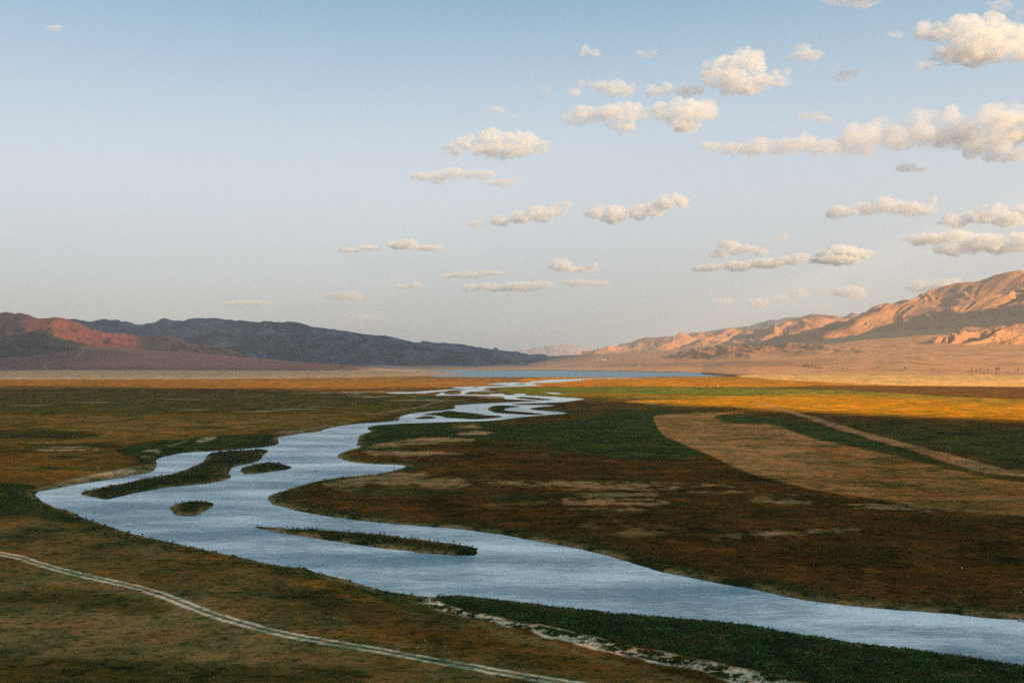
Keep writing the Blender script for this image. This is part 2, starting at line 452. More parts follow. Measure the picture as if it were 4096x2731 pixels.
# far plain, left
zone([(-3000,1560),(1500,1570),(1900,1600),(1800,1640),(1600,1660),(1200,1680),(-3000,1720)], OLIVE * 1.55, 10, .9, nz=8)
zone([(-3000,1560),(1500,1570),(1900,1600),(1800,1640),(1600,1660),(1200,1680),(-3000,1720)], ORANGE * .85, 8, .55, noise=strk, nz=22, thr=-.1)
zone([(-3000,1512),(1500,1508),(2100,1510),(2250,1526),(1900,1545),(1700,1556),(1000,1556),(-3000,1562)], ORANGE * 1.35, 3, 1, noise=strk, nz=5)
zone([(900,1528),(1700,1525),(2050,1530),(1800,1548),(1300,1552),(950,1545)], np.array((.30,.13,.028)), 5, .8, noise=strk, nz=6)
zone([(-3000,1672),(600,1662),(1200,1655),(1650,1640),(1600,1655),(1450,1688),(1290,1712),(1000,1742),(600,1768),(0,1795),(-3000,1810)], np.array((.19,.105,.036)), 7, .95, noise=strk, nz=12)
zone([(200,1700),(900,1690),(1300,1678),(1100,1720),(500,1745),(200,1740)], np.array((.235,.13,.05)), 8, .7, noise=strk, nz=14)
zone([(-3000,1800),(500,1790),(640,1830),(600,1870),(300,1930),(120,1965),(-3000,2010)], np.array((.16,.080,.028)), 8, .9, noise=strk, nz=14)
zone([(-300,1735),(300,1722),(450,1745),(200,1765),(-300,1775)], OLIVE * .8, 8, .8, noise=strk, nz=10)
zone([(450,1800),(700,1766),(1000,1742),(1110,1738),(1120,1775),(1050,1792),(860,1806),(700,1815),(640,1835),(630,1880),(560,1850),(500,1830)], GREEN * 1.05, 8, .95, nz=8)
zone([(-3000,1925),(100,1935),(150,1965),(130,2000),(230,2045),(420,2110),(200,2090),(-100,2060),(-3000,2150)], GREEN * 1.1, 8, .9, nz=10)
zone([(130,1962),(300,1920),(570,1868),(620,1862),(634,1876),(612,1892),(571,1900),(417,1926),(298,1945),(150,1972)], SAND * .8, 4, .9, nz=6)
for P in ([(120,1800),(270,1792),(395,1798),(395,1812),(200,1818)], [(560,1812),(620,1800),(650,1805),(600,1850),(570,1848)], [(780,1765),(870,1748),(865,1762),(790,1782)], [(655,1790),(760,1768),(740,1776),(690,1792)]):
    zone(P, SAND * .85, 3, .8, thr=.0)
zone([(1040,1742),(1250,1715),(1450,1682),(1300,1718),(1200,1736)], SAND * .62, 3, .8, nz=3)
for (a, b, cc, w_) in ((700,1643.5,860,2.0),(1030,1641,1300,2.0),(620,1600,900,1.4),(1130,1574,1500,1.2),(1370,1590,1620,2.2),(1340,1569,1560,1.6),(1380,1583,1500,1.3),
                       (0,1625,260,1.3),(300,1613,560,1.2),(900,1650,1150,1.5),(1500,1604,1900,2.0),(1900,1594,2020,1.4),(1200,1632,1420,1.4),(2480,1612,2700,3),(2650,1606,2780,2.6),(2560,1620,2640,2)):
    zone([(a,b),((a+cc)/2,b-w_),(cc,b-w_*.6),((a+cc)/2,b+w_)], SAND * .9, 1.6, .85, noise=strk2, nz=1.2)
zone([(0,2098),(120,2092),(230,2094),(270,2108),(180,2122),(60,2140),(-300,2165),(-300,2120)], SAND * .62, 6, .8, nz=6)
# far plain, right
zone([(2100,1506),(2700,1507),(3300,1512),(4096,1530),(6000,1540),(6000,1560),(4096,1552),(3300,1548),(2800,1552),(2500,1545),(2250,1552),(2050,1548)], GOLD, 3, 1, noise=strk, nz=5)
zone([(2050,1530),(2500,1533),(2500,1548),(2000,1552)], np.array((.36,.13,.02)), 4, .8, noise=strk, nz=5)
zone([(1980,1552),(2500,1550),(2900,1552),(3400,1562),(3700,1590),(3300,1600),(2600,1600),(2300,1588),(2000,1572)], np.array((.115,.120,.026)), 4, 1, noise=strk, nz=6)
zone([(2250,1575),(2700,1578),(3100,1590),(3000,1598),(2500,1592),(2250,1586)], GOLD * .7, 3, .5, noise=strk, nz=8)
zone([(2450,1606),(3050,1588),(3500,1575),(4096,1605),(6000,1640),(6000,1780),(4096,1700),(3500,1668),(3000,1640),(2700,1622)], GOLD * 1.05, 7, 1, noise=strk, nz=14)
blend((sstep(2300, 2700, U) * sstep(1585, 1600, Vv) * sstep(1715, 1690, Vv)) * sstep(.0, .5, strk2 + .5 * strk) * .6, np.array((.20, .15, .02)))
blend((sstep(2300, 2700, U) * sstep(1585, 1600, Vv) * sstep(1715, 1690, Vv)) * sstep(.25, .7, -strk2 + .4 * strk) * .5, np.array((.36, .13, .02)))
zone([(3050,1562),(3500,1568),(4096,1610),(6000,1640),(6000,1655),(4096,1625),(3500,1592),(3100,1585)], np.array((.20,.15,.022)), 4, .7, noise=strk, nz=10)
zone([(3150,1544),(3500,1544),(4096,1548),(6000,1556),(6000,1630),(4096,1602),(3700,1580),(3400,1562)], np.array((.13,.055,.022)), 3, .95, noise=strk, nz=5)
zone([(2925,1500),(3300,1494),(4096,1500),(6000,1506),(6000,1556),(4096,1549),(3500,1542),(3300,1530),(3000,1514)], np.array((.66,.36,.15)), 2.5, 1, noise=strk, nz=3)
# pale dry belt round the lake
zone([(-6000,1476),(1700,1470),(2900,1470),(6000,1480),(6000,1502),(4096,1500),(2950,1500),(2790,1488),(2400,1482),(2203,1480),(1700,1480),(1733,1486),(1790,1491),(1877,1497),(1816,1499),(1700,1506),(1300,1513),(600,1519),(-6000,1524)], np.array((.35,.245,.185)), 2, 1, noise=strk, nz=1.5)
# right of the river
zone([(1430,1760),(1900,1700),(2300,1660),(2700,1635),(4600,1700),(6000,1900),(6000,2500),(4096,2480),(2600,2270),(1700,2100),(1080,2010),(1100,1980),(1330,1920),(1640,1870),(1420,1850)], np.array((.072,.036,.014)), 14, .75, nz=16)
zone([(1470,1700),(1900,1688),(2200,1665),(2700,1636),(2980,1650),(2650,1663),(2610,1675),(2630,1715),(2660,1755),(2724,1777),(2833,1823),(2700,1845),(2400,1850),(2100,1825),(1900,1790),(1700,1800),(1500,1810),(1430,1790),(1430,1740)], GREEN * 1.1, 8, .95, nz=14)
zone([(2150,1690),(2400,1668),(2600,1670),(2630,1720),(2700,1775),(2790,1815),(2600,1835),(2350,1820),(2180,1780)], BGREEN, 20, .85, nz=12)
zone([(1950,1698),(2250,1662),(2500,1650),(2300,1690),(2050,1712)], ORANGE * .62, 8, .75, nz=10)
zone([(1600,1775),(2000,1760),(2500,1840),(2600,1900),(2200,1900),(1900,1880),(1640,1840)], ORANGE * .5, 18, .7, nz=16)
zone([(2600,1640),(2900,1625),(3000,1640),(2800,1652)], ORANGE * .7, 5, .7, nz=6)
zone([(3300,1690),(3700,1700),(4700,1760),(4700,2000),(4096,1880),(3800,1815),(3500,1740)], GREEN * .6 + OLIVE * .6, 18, .8, nz=18)
zone([(2847,1676),(2900,1664),(3100,1668),(3300,1712),(3600,1800),(3770,1855),(4096,1925),(4096,1942),(3806,1888),(3460,1805),(3215,1751),(3092,1703),(2998,1707),(2897,1694)], GREEN * 1.35, 4, .9, nz=4)
FIELD = [(2609,1672),(2645,1665),(2760,1658),(2905,1654),(2991,1653),(2880,1662),(2847,1676),(2897,1694),(2998,1707),(3092,1703),(3135,1719),(3215,1751),(3323,1777),(3460,1805),(3626,1845),(3806,1888),(3972,1928),(4096,1942),(5200,2080),(5200,2350),(4500,2130),(4096,2076),(3842,2051),(3626,2033),(3481,2000),(3265,1975),(3121,1939),(3013,1906),(2933,1874),(2833,1823),(2724,1777),(2660,1755),(2631,1715)]
zone(FIELD, np.array((.42, .205, .085)), 4, .97, nz=4)
rowlines = np.sin((Yg * .42 + Xg * .75 + n90 * 14) * .9)
zone([(p[0] * .98 + 60, p[1]) for p in FIELD], np.array((.22,.12,.06)), 6, .5, noise=rowlines + n25, nz=7)
zone([(3200,1760),(4700,1990),(5200,2350),(4500,2130),(3842,2040),(3500,1990)], ORANGE * .7, 20, .4, nz=20)
zone([(3020,1611),(3049,1614),(3193,1654),(3337,1697),(3554,1762),(3770,1816),(3986,1878),(4096,1892),(5000,2030),(5000,2080),(4096,1917),(3914,1896),(3770,1852),(3626,1802),(3481,1762),(3337,1719),(3229,1679),(3121,1643),(3034,1616)], np.array((.32,.175,.10)), 3, .95, noise=n25, nz=3)
for P in ([(1449,1797),(1532,1776),(1642,1764),(1753,1757),(1836,1759),(1920,1772),(1753,1779),(1642,1786),(1532,1795)],
          [(1443,1808),(1587,1811),(1753,1817),(1880,1822),(1753,1827),(1587,1834),(1480,1829)],
          [(1825,1740),(1935,1730),(1980,1736),(1852,1750)], [(1780,1708),(1900,1705),(1930,1711),(1830,1715)]):
    zone(P, TAN * .95, 5, .9, noise=strk2 + n25 * .6 + n7 * .5, nz=7)
zone([(1327,1926),(1421,1909),(1587,1901),(1670,1909),(1863,1931),(1891,1953),(1808,1960),(1642,1945),(1476,1942),(1449,1968),(1366,1970),(1283,1948)], TAN * .85, 9, .92, noise=strk2 + n25 + n7 * .6, nz=14)
zone([(1370,1972),(1500,1955),(1800,1965),(1850,1985),(1600,2000),(1450,1995)], OLIVE * 1.3, 9, .6, nz=9)
for P, a_ in (([(1850,1930),(2500,1935),(3000,1960),(3020,1985),(2500,1975),(1900,1950)], .8), ([(2250,1990),(2600,1975),(2700,2040),(2350,2080),(2250,2040)], .75),
          ([(2980,2000),(3250,2010),(3240,2035),(3020,2022)], .8), ([(3380,2025),(3700,2035),(3960,2055),(3700,2060),(3420,2045)], .9),
          ([(2820,2165),(3050,2140),(3400,2125),(3450,2135),(3200,2165),(2900,2190)], .85), ([(2450,2130),(2700,2120),(2750,2140),(2500,2160)], .5),
          ([(1900,2030),(2200,2005),(2230,2020),(2000,2050)], .35), ([(3600,2400),(3950,2410),(4000,2430),(3700,2425)], .35),
          ([(2300,2110),(2600,2090),(2650,2110),(2350,2130)], .5), ([(3000,1990),(3200,1985),(3150,1998),(3020,2000)], .5)):
    zone(P, TAN * .95, 10, a_, nz=6, thr=-.02)
zone([(1930,1990),(2150,1990),(2180,2015),(1980,2030)], GREEN * 1.2, 8, .75, nz=8)
# near bank, left foreground
NEARZ = [(-3000,2080),(200,2060),(600,2160),(1200,2285),(1600,2380),(1700,2420),(2100,2560),(2700,2731),(3500,2900),(3500,3400),(-3000,3400)]
zone(NEARZ, np.array((.150,.105,.062)), 12, .9, nz=14)
zone(NEARZ, ORANGE * .62, 12, .5, noise=n25 * 2.0 + n90, nz=26, thr=.05)
zone([(-300,2330),(600,2360),(900,2470),(1500,2620),(1500,2720),(400,2700),(-300,2680)], np.array((.18,.135,.085)), 30, .6, noise=n90 + n25, nz=50)
zone([(-300,2400),(300,2370),(700,2440),(600,2480),(100,2440),(-300,2470)], OLIVE * .75, 22, .8, noise=n25, nz=22)
zone([(-300,2660),(500,2650),(900,2690),(1400,2690),(1500,2731),(1300,2800),(-300,2800)], OLIVE * .7, 22, .7, noise=n25, nz=24)
zone([(620,2165),(833,2206),(1048,2256),(1276,2302),(1450,2360),(1560,2430),(1400,2420),(1100,2310),(800,2230)], ORANGE * 1.1, 9, .85, noise=n7 + n25, nz=10)
zone([(1380,2460),(1800,2560),(2300,2650),(2700,2731),(2400,2760),(1900,2640),(1400,2540)], ORANGE * .75, 18, .7, noise=n7 + n25, nz=14)
zone([(1000,2330),(1500,2420),(2100,2600),(1800,2620),(1200,2440)], BROWN * .8, 18, .6, noise=n25, nz=18)
zone([(180,2205),(340,2235),(300,2245)], ORANGE * 1.5, 4, .7); zone([(360,2290),(450,2310),(420,2318)], ORANGE * 1.5, 4, .7)
zone([(500,2170),(700,2210),(640,2260),(480,2250)], GREY, 14, .5, noise=n25, nz=18)
# damp herb belt by the water and the dark meadow of herbs with cracked mud beside it
HERB = [(1740,2388),(1790,2378),(1980,2392),(2252,2428),(2524,2456),(2854,2486),(3109,2520),(3427,2570),(3809,2618),(4096,2656),(5200,2830),(5200,3100),(3700,2900),(3250,2760),(3000,2700),(2700,2640),(2350,2560),(2050,2490),(1850,2450),(1760,2420)]
MUD = [(1580,2395),(1680,2384),(1750,2392),(1760,2420),(1850,2455),(2050,2495),(2350,2565),(2700,2645),(3000,2705),(3300,2770),(3700,2900),(3300,2900),(2950,2760),(2700,2690),(2400,2620),(2100,2545),(1850,2490),(1700,2440)]
zone(MUD, np.array((.56, .51, .45)), 5, .95, noise=n7 + n25, nz=14)
_k = (sstep(-22, 4, poly_sd(np.array(MUD, float), U, Vv)) if False else 1.0)
_m = np.zeros(Xg.shape); _ci = slice(int(np.searchsorted(us, 1500)), int(np.searchsorted(us, 3900))); _ri = slice(int(np.searchsorted(vs, 2360)), None)
_m[_ri, _ci] = sstep(-6, 6, poly_sd(np.array(MUD, float), U[_ri, _ci], Vv[_ri, _ci]))
_q = vnoise(Xg / 1.9, Yg / 2.2, 301) * .6 + vnoise(Xg / 5.5, Yg / 4.5, 302) * .8 + vnoise(Xg / .8, Yg / .9, 303) * .35
blend(_m * sstep(-.16, .10, _q), GREEN * .9)
blend(_m * sstep(.25, .5, -_q) * .35, np.array((.30, .25, .19)))
zone(HERB, GREEN * .75, 6, .97, noise=n7, nz=8)
zone([(1420,2340),(1560,2362),(1700,2385),(1690,2440),(1800,2480),(1900,2510),(1800,2520),(1620,2460),(1480,2400)], GREEN * 1.1, 8, .8, noise=n7, nz=10)
bankm = sstep(13, 3, -sd + n7 * 4 + n25 * 4) * (Yg < 1400)
blend(bankm * .75, GREEN * 1.15)
isl = np.zeros(Xg.shape)
for P in ISLES_W:
    s_ = poly_sd(P, Xg, Yg); isl = np.maximum(isl, sstep(-3, 4, s_))
blend(isl, GREEN * 1.05)
blend(isl * sstep(.0, .5, n7 + n25) * .55, ORANGE * .6)
blend(sstep(6.5, 1.5, -sd + n7 * 2.5 + 2.2 * n25) * .85 * sstep(-.35, .35, n25 + .8 * n7 + .15) * (Yg < 1800), SAND * .5)
blend(sstep(.6, -.6, -sd), np.array((.06, .06, .05)))

mod = np.exp(.30 * n25 + .26 * n7 * np.clip(900 / Yg, 0, 1) + .42 * np.clip(strk2, -1, 1) * np.clip(Yg / 500, 0, 1) + .18 * n90)
C = C * mod[..., None]
hue = np.clip(strk * .6 + n25 * .5 + fbm(Xg / 35, Yg / 9, 4, 29) * .6, -1, 1)[..., None]
C = C * (1 + hue * np.array((.26, .02, -.10)))
SH = .98 + .02 * sstep(1560, 1510, Vv)[..., None] + .22 * (sstep(1700, 1660, Vv) * sstep(2200, 2700, U))[..., None] * sstep(1510, 1560, Vv)[..., None]  # sunlit band brightened in the ground colour against the shaded plain
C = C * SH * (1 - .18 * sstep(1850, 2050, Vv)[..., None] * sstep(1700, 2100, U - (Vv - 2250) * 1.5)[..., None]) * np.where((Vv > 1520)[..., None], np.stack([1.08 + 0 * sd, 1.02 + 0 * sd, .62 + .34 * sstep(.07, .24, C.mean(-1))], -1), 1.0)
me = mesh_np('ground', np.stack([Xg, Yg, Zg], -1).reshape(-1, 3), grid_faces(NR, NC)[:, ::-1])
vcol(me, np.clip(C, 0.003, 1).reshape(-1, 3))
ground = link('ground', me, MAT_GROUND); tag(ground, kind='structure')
BVH_G = None

# ------------------------------------------------------------------ far slopes and mountains: surfaces lofted between ridge and foot lines
def resample(row, S):
    """row: list of (s,u,v,d) or (s,x,y,z,'w')"""
    s = np.array([r[0] for r in row])
    P = np.array([pt(r[1], r[2], r[3]) if len(r) == 4 else r[1:4] for r in row], float)
    return np.stack([np.interp(S, s, P[:, k]) for k in range(3)], -1)

def loft(rows, ns, nt, prof=1.0):
    """rows from foot to crest (to back), nt samples per span"""
    S = np.linspace(0, 1, ns)
    R_ = [resample(r, S) for r in rows]
    out = []; T = []
    for i in range(len(R_) - 1):
        n = nt[i]
        for k in range(n):
            t_ = k / n
            out.append(R_[i] * (1 - t_) + R_[i + 1] * t_); T.append(i + t_)
    out.append(R_[-1]); T.append(len(R_) - 1.0)
    P = np.stack(out)                          # (nt, ns, 3)
    T = np.repeat(np.array(T)[:, None], ns, 1)
    return P, T, np.repeat(S[None, :], P.shape[0], 0)

def crest(pts, d0, d1, back=None):
    """ridge line (u,v) with distance from d0 to d1 -> s,u,v,d"""
    u0, u1 = pts[0][0], pts[-1][0]
    return [((u - u0) / (u1 - u0), u, v, d0 + (d1 - d0) * (u - u0) / (u1 - u0)) for u, v in pts]

def densify(pts, amp, step=12, seed=0):
    """adds small ridge-line teeth between traced points"""
    out = []; rr = random.Random(seed)
    for (a, b) in zip(pts[:-1], pts[1:]):
        n = max(1, int(abs(b[0] - a[0]) / step))
        for k in range(n):
            t_ = k / n
            out.append((a[0] + (b[0] - a[0]) * t_, a[1] + (b[1] - a[1]) * t_ + (rr.uniform(-amp, amp) if k else 0)))
    out.append(pts[-1]); return out

mount = []
def mountain(name, foot, top, ns, nt, spur, amp, cfun, seed, freq=1.0, skew=0.0, mat=None, oct=5, back=2500, tp=1.0, kind='structure'):
    """foot/top: rows; spur = spacing of the side ridges in metres; amp = their depth in metres"""
    S = np.linspace(0, 1, ns)
    T3 = resample(top, S)
    bk = [(s, T3[i][0] * 1.12, T3[i][1] * 1.0 + back, -30.0, 'w') for i, s in enumerate(S)]
    P, T, SS = loft([foot, top, bk], ns, nt)
    L = np.concatenate([[0], np.cumsum(np.linalg.norm(np.diff(T3[:, :2], axis=0), axis=1))])
    Ls = np.repeat(L[None, :], P.shape[0], 0)
    hgt_ = np.linalg.norm(P[nt[0]] - P[0], axis=1)[None, :] * np.ones_like(Ls)
    A = T * hgt_
    Tc = np.clip(T, 0, 1)
    warp = fbm(Ls / (spur * 2.2), A / (spur * 1.6), 3, seed + 50) * spur * .55
    a = (Ls + warp + skew * A) / spur; b = A / (spur * 3.6)
    rd = ridged(a, b, oct, seed, .5)
    rd2 = ridged(a * 3.1, b * 4.3, 3, seed + 9, .55)
    env = np.where(T <= 1, np.sin(np.clip(T, 0, 1) ** .8 * math.pi * .5) * (1 - T ** 5) , 0)
    env = np.where(T > 1, np.sin(np.clip(T - 1, 0, 1) * math.pi) * .8, env)
    dz = (rd - .62) * amp * 2.0 * env + (rd2 - .6) * amp * .42 * env
    # concave foot: slope eases out into the fan
    if tp != 1.0:
        zf = P[0, :, 2][None, :]; zt = P[nt[0], :, 2][None, :]
        P[..., 2] = np.where(T <= 1, zf + (zt - zf) * np.clip(T, 0, 1) ** tp, P[..., 2])
    P[..., 2] += dz
    Cc = cfun(P, T, SS, rd, rd2)
    me = mesh_np(name, P.reshape(-1, 3), grid_faces(*T.shape))
    vcol(me, np.clip(Cc, .01, .9).reshape(-1, 3))
    o = link(name, me, mat or MAT_ROCK); tag(o, kind=kind)
    mount.append(o); return o

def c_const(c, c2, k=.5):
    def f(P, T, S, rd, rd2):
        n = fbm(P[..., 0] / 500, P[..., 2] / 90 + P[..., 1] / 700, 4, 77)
        m = np.clip(.42 + n * k + (rd - .6) * 1.6 + (rd2 - .6) * 1.2, 0, 1)[..., None]  # gullies darkened, ridges lightened in the colour to stand in for relief shading
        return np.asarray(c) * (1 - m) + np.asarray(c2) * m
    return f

# ---- gravel fans and lake shore (one wide apron round the plain)
ns = 900
fan_bot = [(-3000,1484),(0,1484),(1250,1482.5),(1650,1480),(1760,1479),(2203,1479.6),(2424,1482.4),(2600,1485),(2811,1488),(2900,1494),(3000,1498),(3500,1499),(4096,1502),(5000,1506),(7000,1515)]
fan_top = [(-3000,1400,8000),(-300,1392,7400),(357,1383,7000),(506,1391,7000),(595,1399,7000),(760,1410,6900),(1006,1431,6800),(1174,1445,6600),(1404,1457.5,6300),(1500,1461,6500),(1640,1463,7000),(1900,1462,7200),(2100,1452,8000),
           (2193,1424,9500),(2400,1415,10000),(2650,1404,10000),(2800,1391,9800),(3013,1381,9500),(3250,1362,9000),(3440,1338,8600),(3700,1318,8200),(4096,1306,7800),(5000,1290,7600),(7000,1270,7600)]
S = np.linspace(0, 1, ns); UU = -3000 + 10000 * (np.sign(S - .5) * np.abs((S - .5) * 2) ** 1.6 * .5 + .5)
UU = np.concatenate([np.linspace(-3000, -300, 60), np.linspace(-290, 4400, 780), np.linspace(4450, 7000, 60)])
bv = np.interp(UU, [p[0] for p in fan_bot], [p[1] for p in fan_bot])
tv = np.interp(UU, [p[0] for p in fan_top], [p[1] for p in fan_top])
td = np.interp(UU, [p[0] for p in fan_top], [p[2] for p in fan_top])
Bp = np.array([(*gp(u, v, 0.3), 0.3) for u, v in zip(UU, bv)])
Tp = np.array([pt(u, v, d) for u, v, d in zip(UU, tv, td)])
nt_ = 150
tt = np.linspace(0, 1, nt_)[:, None, None]
Pf = Bp[None] * (1 - tt) + Tp[None] * tt
# a sill towards the plain and a buried edge behind
first = Bp.copy(); first[:, :2] *= .985; first[:, 2] = -1.5
last = Tp.copy(); last[:, 1] += 1800; last[:, 0] *= 1.1; last[:, 2] -= 140
Pf = np.concatenate([first[None], Pf, last[None]])
Tf = np.concatenate([[0], np.linspace(0, 1, nt_), [1]])[:, None] * np.ones((1, len(UU)))
X_, Y_ = Pf[..., 0], Pf[..., 1]
wash = ridged(X_ / 260 + fbm(X_ / 600, Y_ / 600, 2, 31) * .6, Y_ / 1500, 4, 33)
fade = np.sin(np.clip(Tf, 0, 1) * math.pi) ** .5
Pf[..., 2] += (wash - .6) * 7.0 * fade * (np.clip(Tf * 6, 0, 1)) + fbm(X_ / 90, Y_ / 160, 3, 34) * 1.0 * fade
# knolls standing on the right-hand fan: (u, v of the top, v of the foot, half width px, depth m, left skew)
UUg = np.repeat(UU[None, :], Pf.shape[0], 0)
KN = [(2880,1378,1440,120,330),(2790,1398,1441,62,210),(2935,1402,1436,75,200),(3160,1366,1418,70,300),(3085,1388,1420,70,260),(3020,1398,1424,60,180),(3040,1388,1408,90,240),
      (3290,1379,1400,45,150),(3325,1390,1412,80,220),(3385,1384,1404,38,130),(3230,1404,1420,50,140),(2980,1424,1434,38,100),(3420,1396,1412,60,130),(3700,1424,1434,60,120)]
for (ku, kt, kf, kw, kd) in KN:
    j = int(np.argmin(np.abs(UU - ku)))
    colv = np.array([to_px(*Pf[i, j])[1] for i in range(Pf.shape[0])])
    i = int(np.argmin(np.abs(colv - (kf * .65 + kt * .35))))
    x0, y0, z0 = Pf[i, j]
    hk = (H + pdir(ku, kt)[1] * y0) - z0
    wx = kw / F * y0
    dx = (X_ - x0 + .28 * (Y_ - y0)) / wx; dy = (Y_ - y0) / (kd * 1.5)
    r = np.sqrt(dx * dx + dy * dy); th = np.arctan2(dy, dx)
    rr_ = r * (1 + .26 * np.sin(th * 5 + ku) + .16 * np.sin(th * 11 + ku * 2) + fbm(X_ / 60, Y_ / 60, 3, int(ku)) * .22)
    b_ = np.clip(1 - rr_, 0, 1)
    Pf[..., 2] += hk * (b_ ** 1.15) * (1 + .12 * fbm(X_ / 30, Y_ / 40, 3, 40))
xs_, ys_ = to_px(X_, Y_, Pf[..., 2])
# colours
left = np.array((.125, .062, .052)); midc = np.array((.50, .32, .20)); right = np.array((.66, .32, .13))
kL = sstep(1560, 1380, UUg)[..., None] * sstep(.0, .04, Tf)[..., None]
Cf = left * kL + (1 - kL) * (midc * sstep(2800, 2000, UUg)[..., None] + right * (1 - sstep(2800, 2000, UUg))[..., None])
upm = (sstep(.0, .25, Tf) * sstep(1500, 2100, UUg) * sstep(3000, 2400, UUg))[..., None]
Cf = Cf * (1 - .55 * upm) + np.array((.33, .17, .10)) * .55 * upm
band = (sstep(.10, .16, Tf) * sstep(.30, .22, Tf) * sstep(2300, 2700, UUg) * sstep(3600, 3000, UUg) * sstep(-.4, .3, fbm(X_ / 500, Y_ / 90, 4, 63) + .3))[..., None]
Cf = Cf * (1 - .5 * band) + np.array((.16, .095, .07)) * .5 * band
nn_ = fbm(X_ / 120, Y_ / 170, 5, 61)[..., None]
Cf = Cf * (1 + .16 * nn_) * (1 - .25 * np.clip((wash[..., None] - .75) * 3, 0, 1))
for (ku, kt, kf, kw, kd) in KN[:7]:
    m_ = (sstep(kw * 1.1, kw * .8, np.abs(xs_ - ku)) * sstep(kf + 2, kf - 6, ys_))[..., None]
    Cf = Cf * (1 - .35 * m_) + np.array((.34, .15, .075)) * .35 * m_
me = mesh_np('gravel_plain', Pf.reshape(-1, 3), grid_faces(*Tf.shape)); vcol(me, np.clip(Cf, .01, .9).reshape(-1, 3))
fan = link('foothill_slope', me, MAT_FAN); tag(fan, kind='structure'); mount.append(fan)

def foot_row(pts, d):
    u0, u1 = pts[0][0], pts[-1][0]
    return [((p[0] - u0) / (u1 - u0), p[0], p[1], p[2] if len(p) > 2 else d) for p in pts]

# ---- left ranges
L3 = [(-900,1270),(-400,1262),(0,1280),(280,1277),(300,1275),(350,1286),(365,1286),(400,1278),(425,1275),(437,1281),(455,1279),(475,1279),(487,1287),(500,1284),(522,1289),(540,1297),(560,1298),(580,1295),(620,1289),(645,1275),(660,1272),(680,1279),(700,1282),(716,1281),(733,1284),(750,1277),(775,1273),(800,1272),(830,1273),(870,1272),(900,1278),(918,1277),(940,1283),(968,1280),(1000,1286),(1038,1289),(1052,1284),(1080,1284),(1100,1288),(1130,1289),(1150,1285),(1180,1287),(1215,1296),(1250,1307),(1300,1313),(1380,1322),(1450,1335),(1500,1341),(1545,1342),(1609,1357),(1660,1370),(1680,1370),(1687,1363),(1702,1365),(1740,1372),(1790,1373),(1836,1375),(1925,1390),(1984,1399),(2044,1406),(2133,1421),(2193,1426),(2260,1438),(2340,1447)]
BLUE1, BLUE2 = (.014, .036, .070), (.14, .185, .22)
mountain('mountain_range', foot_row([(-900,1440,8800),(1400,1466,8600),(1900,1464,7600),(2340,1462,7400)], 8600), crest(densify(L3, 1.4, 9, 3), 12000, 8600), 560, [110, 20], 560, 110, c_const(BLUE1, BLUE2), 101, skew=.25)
L2 = [(560,1372),(640,1362),(700,1348),(740,1326),(775,1304),(820,1302),(880,1308),(920,1309),(1000,1314),(1050,1322),(1100,1330),(1180,1329),(1260,1342),(1320,1340),(1400,1350),(1480,1372),(1560,1372),(1621,1376),(1700,1388),(1800,1400),(1880,1420),(1950,1427),(2050,1436),(2150,1446),(2230,1456)]
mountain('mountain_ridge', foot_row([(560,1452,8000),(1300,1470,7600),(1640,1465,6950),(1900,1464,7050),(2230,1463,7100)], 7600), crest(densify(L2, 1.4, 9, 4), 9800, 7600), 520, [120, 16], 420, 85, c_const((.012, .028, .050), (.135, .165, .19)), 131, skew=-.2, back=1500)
L1 = [(-900,1225),(-300,1240),(0,1251),(18,1248),(39,1250),(57,1255),(71,1252),(86,1252),(110,1257),(125,1264),(149,1273),(190,1273),(214,1268),(247,1271),(283,1281),(315,1291),(342,1303),(360,1317),(369,1320),(381,1320),(400,1325),(417,1331),(455,1332),(491,1332),(521,1337),(565,1345),(595,1346),(640,1338),(670,1342),(690,1350),(715,1355),(753,1374),(770,1375),(787,1382),(814,1377),(868,1385),(925,1399),(963,1412),(1006,1432),(1040,1445)]
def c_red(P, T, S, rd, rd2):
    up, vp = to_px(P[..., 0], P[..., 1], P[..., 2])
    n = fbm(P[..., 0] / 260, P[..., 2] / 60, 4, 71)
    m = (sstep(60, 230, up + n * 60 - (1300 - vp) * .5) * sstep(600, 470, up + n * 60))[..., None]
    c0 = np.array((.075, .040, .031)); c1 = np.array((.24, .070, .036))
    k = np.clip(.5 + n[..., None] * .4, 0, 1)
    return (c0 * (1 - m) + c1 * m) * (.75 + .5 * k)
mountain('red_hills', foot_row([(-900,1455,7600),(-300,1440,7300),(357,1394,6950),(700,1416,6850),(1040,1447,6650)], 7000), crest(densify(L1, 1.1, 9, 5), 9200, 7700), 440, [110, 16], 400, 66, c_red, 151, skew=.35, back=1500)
L0 = [(-900,1318),(-300,1352),(0,1345),(40,1344),(77,1336),(100,1328),(119,1325),(155,1322),(179,1324),(208,1339),(253,1355),(298,1364),(342,1378),(363,1384),(385,1388)]
mountain('dark_hill', foot_row([(-900,1446,6000),(0,1436,6100),(110,1428,6200),(220,1414,6400),(300,1398,6700),(385,1390,6950)], 6300), crest(densify(L0, .8, 9, 6), 7500, 7050), 220, [90, 12], 190, 16, c_const((.026, .029, .025), (.085, .052, .038), .7), 171, skew=.2, back=900)

